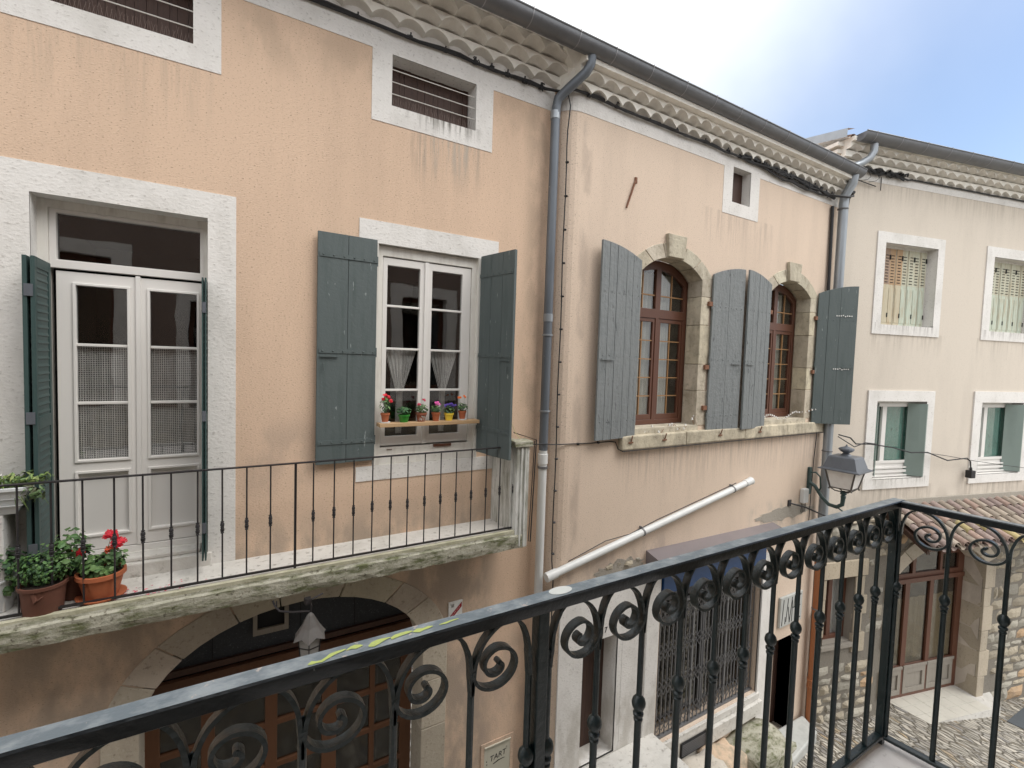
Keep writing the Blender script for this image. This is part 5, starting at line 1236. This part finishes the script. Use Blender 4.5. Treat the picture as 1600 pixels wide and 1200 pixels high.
# ================================================================== lanterns
lt = thing('street_lantern', (9.88, 5.0, 3.75), 'grey four-sided street lantern on a curved dark green bracket beside the right drainpipe', 'lamp')
LC = Vector((9.88, 4.36, 0)); rz = Matrix.Rotation(math.radians(5), 3, 'Z')
def sq(mb, rings, c=LC, rot=rz, n=4, cap=True):
    vs = []; k0 = math.pi/4 if n == 4 else 0
    for h, z in rings:
        for q in range(n): a = k0+2*math.pi*q/n; v = rot @ Vector((h*math.cos(a), h*math.sin(a), 0)); vs.append((c.x+v.x, c.y+v.y, z))
    fs = [(i*n+q, i*n+(q+1) % n, (i+1)*n+(q+1) % n, (i+1)*n+q) for i in range(len(rings)-1) for q in range(n)]
    if cap: fs += [tuple(range(n)), tuple((len(rings)-1)*n+q for q in range(n))]
    mb.add(vs, fs)
mb = MB(); sq(mb, [(.47, 4.160), (.475, 4.178), (.385, 4.20), (.30, 4.40), (.27, 4.42), (.10, 4.43)])
mb.lathe([(.10, 4.42), (.07, 4.45), (.045, 4.475), (.09, 4.50), (.125, 4.535), (.12, 4.56), (.06, 4.585), (.02, 4.60), (.012, 4.63), (.001, 4.635)], (LC.x, LC.y, 0), 16)
for q in range(4): a = math.pi/4+q*math.pi/2; v = rz @ Vector((.30*math.cos(a), .30*math.sin(a), 0)); mb.lathe([(.012, 4.25), (.018, 4.27), (.001, 4.30)], (LC.x+v.x*.9, LC.y+v.y*.9, 0.05), 6)
mb.build('roof', 'lamp_grey', lt)
mb = MB(); sq(mb, [(.335, 4.165), (.235, 3.83)], cap=False); mb.build('shade', 'frosted', lt)
mb = MB()
for q in range(4):
    a = math.pi/4+q*math.pi/2; v0 = rz @ Vector((.342*math.cos(a), .342*math.sin(a), 0)); v1 = rz @ Vector((.242*math.cos(a), .242*math.sin(a), 0))
    mb.tube([(LC.x+v0.x, LC.y+v0.y, 4.17), (LC.x+v1.x, LC.y+v1.y, 3.83), (LC.x+v1.x*1.08, LC.y+v1.y*1.08, 3.79)], .015, 6)
    mb.tube([(LC.x+v1.x, LC.y+v1.y, 3.82), (LC.x+v1.x*.6, LC.y+v1.y*.6, 3.76), (LC.x, LC.y, 3.74)], .011, 6)
sq(mb, [(.245, 3.815), (.25, 3.835), (.22, 3.837)]); mb.build('cage', 'lamp_old', lt)
mb = MB(); mb.lathe([(.04, 3.62), (.045, 3.66), (.03, 3.68), (.055, 3.70), (.05, 3.74), (.03, 3.76)], (LC.x, LC.y, 0), 12)
mb.tube([(9.88, 4.97, 3.78), (9.88, 4.86, 3.73), (9.88, 4.74, 3.56), (9.88, 4.60, 3.44), (9.88, 4.46, 3.43), (9.88, 4.37, 3.50), (9.88, 4.36, 3.64)], [.036, .034, .032, .034, .036, .038, .04], 10)
mb.tube([(9.88, 4.97, 3.98), (9.88, 4.86, 4.0), (9.88, 4.78, 3.93), (9.88, 4.76, 3.72), (9.88, 4.80, 3.62)], .015, 8)
mb.tube([(9.88, 4.46, 3.43), (9.88, 4.36, 3.38), (9.88, 4.33, 3.30)], .015, 8)
mb.box(9.84, 9.92, 4.955, 5.0, 3.55, 4.08); mb.build('bracket', 'green_paint', lt, smooth=True)
mb = MB(F2); mb.box(9.60, 9.78, .0, .09, 3.40, 3.68, .002); jb = mb.build('cover', 'white_plastic', None, bev=.02, loc=(9.69, 5.0, 3.4)); jb.name = 'junction_box'
tag(jb, 'small white junction box on the wall at the foot of the street lantern bracket', 'box')
mb = MB(F2)
for x in (9.63, 9.68, 9.73, 9.77): mb.tube([(x, .04, 3.40), (x, .03, 3.22), (x+.05, .02, 3.20)], .006, 5)
mb.build('cable', 'cable_black', jb)
ln = thing('hanging_lantern', (.66, 4.52, 3.8), 'small weathered pagoda-roofed lantern hanging in front of the dark arch under the balcony', 'lamp')
LC2 = Vector((.665, 4.50, 0)); r0_ = Matrix.Rotation(.3, 3, 'Z')
mb = MB(); n = 6
ring = []
vs = [(LC2.x, LC2.y, 3.685)]
for lev, (r, z) in enumerate(((.03, 3.655), (.085, 3.55), (.15, 3.455))):
    for q in range(12): a = 2*math.pi*q/12+.3; rr = r*(1.0 if q % 2 == 0 else .80); vs.append((LC2.x+rr*math.cos(a), LC2.y+rr*math.sin(a), z+(.0 if q % 2 == 0 else .016*lev)))
fs = [(0, 1+q, 1+(q+1) % 12) for q in range(12)] + [(1+12*l+q, 1+12*l+(q+1) % 12, 13+12*l+(q+1) % 12, 13+12*l+q) for l in range(2) for q in range(12)] 
mb.add(vs, fs); mb.build('roof', 'lamp_old', ln)
mb = MB(); sq(mb, [(.105, 3.47), (.075, 3.20)], LC2, r0_, 6); mb.build('shade', 'frosted_old', ln)
mb = MB()
for q in range(6):
    a = 2*math.pi*q/6; v = r0_ @ Vector((math.cos(a), math.sin(a), 0)); mb.tube([(LC2.x+v.x*.108, LC2.y+v.y*.108, 3.47), (LC2.x+v.x*.078, LC2.y+v.y*.078, 3.2)], .005, 5)
for z, r in ((3.46, .107), (3.38, .099), (3.20, .08)): sq(mb, [(r, z), (r+.002, z+.01)], LC2, r0_, 6)
mb.lathe([(.08, 3.19), (.05, 3.15), (.01, 3.12)], (LC2.x, LC2.y, 0), 8)
mb.build('cage', 'iron_black', ln)
mb = MB(); mb.tube([(LC2.x, LC2.y, 3.68), (LC2.x+.01, LC2.y, 3.735), (LC2.x-.01, LC2.y+.02, 3.80)], .007, 6); mb.tube([(.37, 4.62, 3.80), (.385, 4.60, 3.76), (.42, 4.56, 3.72), (.52, 4.53, 3.70), (.66, 4.50, 3.69)], .009, 6); mb.tube([(.40, 4.6, 3.80), (.40, 4.58, 3.73)], .006, 6)
mb.box(.62, .68, 4.5, 4.56, 3.75, 3.80, .01); mb.tube([(.68, 4.53, 3.78), (.78, 4.56, 3.80)], .008, 5); mb.build('hanger', 'iron_black', ln)

# ================================================================== signs, boxes, steps
def text(body, size, f, s, o, z, m, parent, depth=.002, rot=0, shear=0, sx=1):
    cu = bpy.data.curves.new('t', 'FONT'); cu.body = body; cu.size = size; cu.extrude = depth; cu.shear = shear
    ob = bpy.data.objects.new('t', cu); C.objects.link(ob); bpy.context.view_layer.update()
    me = bpy.data.meshes.new_from_object(ob.evaluated_get(bpy.context.evaluated_depsgraph_get())); bpy.data.objects.remove(ob)
    L0 = parent_loc(parent); cr, sr = math.cos(rot), math.sin(rot)
    for v in me.vertices:
        x, y, e = v.co.x*sx, v.co.y, v.co.z
        v.co = f((s+x*cr-y*sr, o+e, z+x*sr+y*cr))-L0
    me.materials.clear(); me.materials.append(M[m]); o_ = bpy.data.objects.new('lettering', me); C.objects.link(o_); o_.parent = parent; return o_
st = thing('wall_sign', (2.41, 5.2, 2.8), 'small white wall sign with black strokes and a red diagonal band, right of the arch', 'sign')
mb = MB(F1); mb.box(2.325, 2.505, .0, .014, 2.78, 3.05); mb.build('plate', 'sign_white', st, bev=.002)
mb = MB(F1); mb.add([(2.335, .0165, 2.815), (2.335, .0165, 2.875), (2.495, .0165, 3.03), (2.495, .0165, 2.97)], [(0, 1, 2, 3)]); mb.build('band', 'sign_red', st)
mb = MB(F1)
for k, t in enumerate((.12, .22, .31, .42, .5, .62, .71, .80)):
    x, z = 2.335+.16*t, 2.845+.155*t; hgt = .014; mb.add([(x-.005, .018, z-hgt*.6), (x+.002, .018, z-hgt*.6+.004), (x-.001, .018, z+hgt), (x-.007, .018, z+hgt-.004)], [(0, 1, 2, 3)])
    if k % 2: mb.add([(x-.004, .018, z+.004), (x+.009, .018, z+.009), (x+.009, .018, z+.014), (x-.004, .018, z+.009)], [(0, 1, 2, 3)])
mb.build('lettering', 'sign_pink', st)
text("'III", .055, F1, 2.345, .0155, 2.985, 'ink_black', st, .0008)
ub = thing('meter_box', (3.07, 5.2, .4), 'beige meter box door set in the peach wall with a black graffiti tag', 'box')
mb = MB(F1); mb.prism([rect(2.83, 3.31, .36, 1.05), rect(2.875, 3.265, .40, 1.004)], .0, .012); mb.build('frame', 'peach_render', ub)
mb = MB(F1); mb.box(2.877, 3.263, .0, .010, .402, 1.0); mb.box(2.877, 3.263, .0, .03, .992, 1.004); mb.box(2.928, 2.931, .01, .0112, .402, .99); mb.build('door', 'box_beige', ub)
text("TART", .105, F1, 2.955, .0112, .775, 'ink_black', ub, .0006, .12, .25, .95); text("\"", .06, F1, 3.20, .0112, .86, 'ink_black', ub, .0006, .1)
text(":", .12, F1, 2.905, .0112, .75, 'ink_black', ub, .0006, .1)
mb = MB(F1); mb.prism([[(3.0, .735), (3.08, .762), (3.17, .765), (3.19, .757), (3.1, .75), (3.02, .728)]], .011, .0118); mb.build('graffiti', 'ink_black', ub)
ps = thing('wall_sign', (9.4, 5.0, 1.0), 'pale relief panel with slanting dark lines on the pink wall left of the brown pipe', 'sign')
mb = MB(F2); mb.box(9.10, 9.86, .0, .05, 1.03, 1.62); mb.build('plate', 'panel_grey', ps, bev=.012)
mb = MB(F2)
def stroke(mb, a, b, c, d, w_=.016, o=.053): mb.add([(a-w_, o, b), (a+w_, o, b), (c+w_, o, d), (c-w_, o, d), (a-w_, o-.004, b), (a+w_, o-.004, b), (c+w_, o-.004, d), (c-w_, o-.004, d)], [(0, 1, 2, 3), (0, 1, 5, 4), (2, 3, 7, 6), (0, 3, 7, 4), (1, 2, 6, 5)])
for a, b, c, d in ((9.16, 1.07, 9.20, 1.57), (9.27, 1.08, 9.27, 1.22), (9.30, 1.12, 9.35, 1.57), (9.36, 1.40, 9.42, 1.08), (9.42, 1.08, 9.49, 1.57), (9.50, 1.08, 9.50, 1.5), (9.56, 1.35, 9.58, 1.58), (9.62, 1.08, 9.62, 1.57)): stroke(mb, a, b, c, d, .010)
mb.box(9.52, 9.78, .0495, .054, 1.34, 1.36); mb.box(9.62, 9.80, .0495, .054, 1.55, 1.575); mb.box(9.62, 9.80, .0495, .054, 1.09, 1.115)
mb.build('lettering', 'ink_black', ps)
hn = thing('house_number', (4.69, 4.98, 2.17), 'small black door number 7 on the white lintel', 'number')
text("7", .115, F2, 4.655, .0215, 2.15, 'ink_black', hn, .003)
mb = MB(F2); mb.box(3.90, 5.72, .02, .75, -1.2, .27, .006); mb.box(3.90, 5.72, .75, 1.15, -1.2, .02, .006)
solo(mb, 'doorstep', 'slab_stone', (4.8, 4.6, -.9), 'worn pale stone steps below door number 7', 'step', bev=.02)
mb = MB(F2); mb.add([(8.95, .06, -.98), (10.12, .06, -1.03), (9.98, .42, -1.08), (8.75, .62, -1.02), (8.95, .06, -1.6), (10.12, .06, -1.6), (9.98, .42, -1.6), (8.75, .62, -1.6)], [(0, 1, 2, 3), (0, 1, 5, 4), (1, 2, 6, 5), (2, 3, 7, 6), (3, 0, 4, 7)])
solo(mb, 'doorstep', 'panel_grey', (9.4, 4.7, -1.3), 'smooth grey stone step in front of the low doorway beside the brown pipe', 'step', bev=.03)
def rock(name, c, s, m, label, seed, col=(1, 1, 1)):
    import bmesh
    rr = random.Random(seed); bm = bmesh.new(); bmesh.ops.create_cube(bm, size=2); bmesh.ops.subdivide_edges(bm, edges=bm.edges, cuts=4, use_grid_fill=True)
    from mathutils import noise
    for v in bm.verts:
        q = v.co.copy(); l = q.length; v.co = q.lerp(q.normalized()*1.25, .38); n_ = noise.noise(v.co*1.3+Vector((seed, 0, 0)))*.28+noise.noise(v.co*4+Vector((seed, 3, 0)))*.08; v.co *= 1+n_
        v.co = Vector((v.co.x*s[0], v.co.y*s[1], v.co.z*s[2]))
    me = bpy.data.meshes.new(name); bm.to_mesh(me); bm.free(); me.materials.append(M[m]); 
    ca = me.color_attributes.new('Col', 'FLOAT_COLOR', 'CORNER'); ca.data.foreach_set('color', [*col, 1.0]*len(me.loops))
    o = bpy.data.objects.new(name, me); C.objects.link(o); o.location = c; me.shade_smooth(); return tag(o, label, 'rock', 'boulders under the shop front')
rock('boulder', (8.05, 4.62, -.80), (.55, .36, .28), 'mossy_stone', 'large mossy boulder between the shop front and the grey doorstep', 3)
rock('boulder', (7.18, 4.74, -.70), (.33, .26, .24), 'stone_trim', 'pinkish boulder under the small vent grille', 5, (1.15, .95, .85))
rock('boulder', (6.60, 4.62, -.66), (.38, .30, .26), 'rubble', 'white flaky boulder below the shop sill, left of the pinkish one', 9, (1.5, 1.5, 1.55))
rock('boulder', (5.95, 4.66, -.68), (.40, .30, .30), 'stone_trim', 'tan boulder at the right end of the worn steps', 12)
# iron drain cover
mb = MB(lambda p: Vector((p[0], p[1], street_z(p[0])+p[2])))
mb.box(15.2, 16.5, 2.65, 3.10, .0, .012)
solo(mb, 'drain_cover', 'slate', (15.9, 2.9, street_z(15.9)), 'dark flat metal cover let into the cobbles at the right edge', 'cover')

# ================================================================== our own balcony
nb = thing('balcony', (1.2, 0.3, 4.0), 'dark blue-green wrought iron balcony with scrolled balusters in the foreground', 'balcony')
bR = 0.1017; K0 = Vector((2.79, 1.0, 0)); dB = Vector((math.sin(bR), -math.cos(bR), 0))
RB = Fr((2.79, 1.0, 0), math.atan2(dB.y, dB.x))
mb = MB(); poly = [(-2.6, -.5), (-2.6, 1.035), (2.83, 1.035), (2.83+.155, -.5)]
vs = [(p[0], p[1], z) for z in (3.98, 4.165) for p in poly]; mb.add(vs, [(0, 1, 2, 3), (4, 5, 6, 7), (0, 1, 5, 4), (1, 2, 6, 5), (2, 3, 7, 6), (3, 0, 4, 7)]); mb.build('slab', 'floor_white', nb, bev=.012)
ZT, ZB = 5.385, 5.352
def rail_profile(f, s0, s1, hw, z0, z1, name, m, cut=0, n=60):
    mb = MB(f); vs = []
    prof = [(-hw, z0+.002), (-hw-.0005, z1-.004), (-hw+.004, z1), (hw-.004, z1), (hw+.0005, z1-.004), (hw, z0+.002), (hw-.002, z0), (-hw+.002, z0)]
    for k in range(n+1):
        s = s0+(s1-s0)*k/n
        for o, z in prof: vs.append((s+(cut*(o) if k == n else 0), o, z+R.uniform(-.0006, .0006)))
    q = len(prof)
    if m == 'rail_paint': mb.m = 1; mb.add(vs, [(q*k+a, q*k+(a+1) % q, q*k+q+(a+1) % q, q*k+q+a) for k in range(n) for a in (2,)]); mb.m = 0; m = ['rail_paint', 'rail_top_sheen']; vs2 = vs; rest = [a for a in range(q) if a != 2]
    else: rest = list(range(q))
    mb.add(vs, [(q*k+a, q*k+(a+1) % q, q*k+q+(a+1) % q, q*k+q+a) for k in range(n) for a in rest] + [tuple(range(q)), tuple(q*n+a for a in range(q))])
    return mb.build(name, m, nb, smooth=True)
FR = Fr((0, 1.0, 0), 0)
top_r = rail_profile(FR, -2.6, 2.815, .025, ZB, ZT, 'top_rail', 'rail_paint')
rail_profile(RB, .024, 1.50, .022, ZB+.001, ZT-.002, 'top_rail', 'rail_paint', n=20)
rail_profile(FR, -2.6, 2.78, .018, 4.195, 4.215, 'bottom_rail', 'iron_teal', n=10); rail_profile(RB, .02, 1.5, .017, 4.196, 4.214, 'bottom_rail', 'iron_teal', n=10)
mb = MB()
mb.box(.695, .728, .982, 1.018, 4.166, ZB+.001); mb.build('post', 'iron_teal', nb, bev=.003)
mb = MB(); mb.box(2.772, 2.806, .982, 1.016, 4.166, ZB+.001); mb.build('post', 'iron_teal', nb, bev=.003)
mb = MB(RB); mb.box(1.44, 1.475, -.017, .017, 4.166, ZB+.001); mb.build('post', 'iron_teal', nb, bev=.003)
def baluster(f, s, side, lt_=.09, rt_=.09, scroll=True, rod=True, D=(0, 1, 0)):
    """side=+1: the scroll curls on the +s side. lt_/rt_: reach of the arch to either side"""
    zj = 5.235; e = R.uniform(-.004, .004)
    B = None
    if rod:
        mb = MB(f); k = 8
        mb.tube([(s, 0, 4.21), (s, 0, 4.925)], .0108, 10)
        mb.lathe([(.0088, -.056), (.0135, -.053), (.014, -.047), (.0095, -.043), (.0155, -.037), (.0165, -.029), (.0105, -.024), (.016, -.016), (.0205, -.006), (.0215, .004), (.0185, .015), (.012, .023), (.0075, .028)], (s, 0, 4.966+e), 14)
        mb.tube([(s, 0, 4.98), (s, 0, zj)], .0088, 8)
        B = mb.build('baluster', 'iron_teal', nb, smooth=True)
    P = B or nb
    mb = MB(f)
    for sg, reach in ((-1, lt_), (1, rt_)):
        if reach <= 0: continue
        reach = min(reach, .10 if sg == side else .056); path = [(s+sg*.001, 0, zj-.045), (s+sg*.0015, 0, zj-.02)]
        for q in range(13): a = math.pi/2*q/12; path.append((s+sg*(reach-(reach-.004)*math.cos(a))+R.uniform(-.0006, .0006), 0, zj+(ZB-.003-zj)*math.sin(a)))
        mb.band(path, .022, [.007]+[.0095]*9+[.009, .008, .006, .005, .004], D)
    mb.build('arch', 'iron_teal', P, smooth=True)
    if scroll:
        mb = MB(f); path = []; n = 52; e2 = R.uniform(-.003, .003)
        K = [(172, .061), (180, .0595), (270, .058), (360, .058), (450, .052), (500, .040), (540, .031), (600, .024), (660, .020), (720, .015), (770, .009)]
        def rad(t):
            for (p, r), (p2, r2) in zip(K[:-1], K[1:]):
                if t <= p2: u = (t-p)/(p2-p); return r+(r2-r)*u
            return K[-1][1]
        for q in range(n+1):
            t = 172+(770-172)*q/n; r = rad(t)*(1+e2*4); u = q/n; a = math.radians(t)
            path.append((s+side*(.0615+.005*u+r*math.cos(a)), 0, 5.240+.004*u+e2+r*.88*math.sin(a)))
        mb.band(path, .024, [.0085+.001*(q/n) for q in range(n+1)], D)
        mb.lathe([(.0068, -.0100), (.0068, .0100)], (path[-1][0], 0, path[-1][2]), 10, Matrix.Rotation(math.pi/2, 3, 'X') if f is FR else Matrix.Rotation(-bR, 3, 'Z') @ Matrix.Rotation(math.pi/2, 3, 'Y'))
        mb.lathe([(.006, 0), (.005, .004), (.001, .006)], (s+side*.003, -.009 if f is FR else .0, zj+.028), 8, Matrix.Rotation(math.pi/2, 3, 'X')) if f is FR else None
        mb.build('scroll', 'iron_teal', P, smooth=True)
for s in (-.62, -.43, -.24, -.052, .135, .322, .512): baluster(FR, s, 1, .094, .094)
baluster(FR, .678, 1, .075, 0, scroll=False)
xs_ = [.912, 1.088, 1.265, 1.442, 1.612, 1.782, 1.955, 2.135, 2.303, 2.470, 2.630]
baluster(FR, .742, -1, 0, .082, scroll=False)
for s in xs_: baluster(FR, s, -1, .087, .087)
baluster(FR, 2.768, -1, .07, 0, rod=False)
DBt = tuple(RB.n)
for k, s in enumerate((.20, .39, .58, .77, .96, 1.15, 1.33)): baluster(RB, s, -1, .095, .095, D=DBt)
baluster(RB, .022, -1, 0, .085, scroll=False, D=DBt)
# paint marks and a sticker on the handrail
def flat_blob(name, m, pts, parent, z=ZT+.0012, n=14, seed=1):
    rr = random.Random(seed); mb = MB(); vs = []; 
    up_ = [(x, y+w_*rr.uniform(.9, 1.7)) for x, y, w_ in pts]; dn = [(x, y-w_*rr.uniform(.9, 1.7)) for x, y, w_ in pts]
    k = len(pts); mb.add([(p[0], p[1], z) for p in up_+dn] , [(q, q+1, k+q+1, k+q) for q in range(k-1)]); mb.build(name, m, parent)
flat_blob('paint_mark', 'yellow_mark', [(.142, .985, .001), (.15, .987, .004), (.158, .986, .003), (.168, .985, .0035), (.178, .990, .003), (.186, .996, .004), (.196, 1.0, .003), (.21, 1.002, .0025), (.218, 1.003, .001)], top_r, seed=2)
flat_blob('paint_mark', 'yellow_mark', [(.218, .998, .001), (.228, 1.002, .004), (.238, 1.003, .0055), (.248, 1.001, .003), (.252, 1.0, .001)], top_r, seed=3)
flat_blob('paint_mark', 'yellow_mark', [(.262, .991, .002), (.272, .996, .007), (.285, .999, .006), (.30, 1.002, .003), (.312, 1.002, .001)], top_r, seed=4)
flat_blob('paint_mark', 'yellow_mark', [(.312, .996, .003), (.322, .999, .005), (.338, 1.002, .004), (.352, 1.003, .003), (.362, 1.003, .001)], top_r, seed=5)
flat_blob('paint_mark', 'yellow_mark', [(.362, .999, .001), (.375, .998, .006), (.386, .999, .003), (.40, 1.001, .004), (.41, 1.001, .001)], top_r, seed=6)
flat_blob('paint_mark', 'yellow_mark', [(.425, .999, .001), (.44, .999, .003), (.455, 1.001, .0025), (.475, 1.003, .001)], top_r, seed=7)
mb = MB(); n = 28; mb.add([(.775+.036*math.cos(2*math.pi*k/n), 1.004+.0195*math.sin(2*math.pi*k/n), ZT+.0014) for k in range(n)], [tuple(range(n))])
mb.build('sticker', 'paper_white', top_r)

# ================================================================== the house we stand in (mirrored in the panes opposite)
FO = Fr((0, -.5, 0), 0, -1)
ho = thing('townhouse', (0, -.5, -.5), 'tan rendered house behind the foreground balcony, seen mirrored in the panes opposite', 'house')
od = rect(-.60, .62, 4.17, 6.95); ow = rect(-2.95, -1.75, 4.9, 7.62); ow2 = rect(3.6, 4.7, 5.2, 7.4)
mb = MB(FO); mb.prism([rect(-9, 9.5, -2.2, 9.6), grown(od, .015), grown(ow, .015), grown(ow2, .015)], -.45, 0); mb.build('wall', 'tan_render', ho)
for hh, nm in ((od, 'door'), (ow, 'window'), (ow2, 'window')):
    a, b, c, d = hh[0][0], hh[1][0], hh[0][1], hh[2][1]
    if nm == 'door': surround(FO, [(a-.2, c), (b+.2, c), (b+.2, d+.22), (a-.2, d+.22)], hh, ho, depth=.2)
    else: surround(FO, grown(hh, .28), hh, ho, depth=.2)
    mb = MB(FO); mb.prism([hh, rect(a+.08, (a+b)/2-.05, c+.1, d-.1), rect((a+b)/2+.05, b-.08, c+.1, d-.1)], -.30, -.24); z_ = mb.build(nm, 'brown_wood', ho)
    mb = MB(FO); mb.box(a+.05, b-.05, -.28, -.275, c+.05, d-.05); mb.build('pane', 'glass', z_)
    room(FO, a, b, c, d, z_, -.46, 1.5)
rubble(FO, -9, 9.4, -2.1, 4.8, .03, ho, 'stone_wall', holes=[(-.8, .82, 4.1, 7)], hmin=.18, hmax=.36, wmin=.25, wmax=.7, seed=21)
mb = MB(FO); mb.box(-9, 9.5, .001, .012, -2.2, 4.85); mb.build('mortar_bed', 'mortar', ho)
mb = MB(FO); mb.box(-9, 9.5, -.1, .45, 9.6, 9.8); mb.add([(-9, .5, 9.8), (9.5, .5, 9.8), (9.5, -5, 11.3), (-9, -5, 11.3)], [(0, 1, 2, 3)]); mb.build('roof', 'roof_tile', ho)
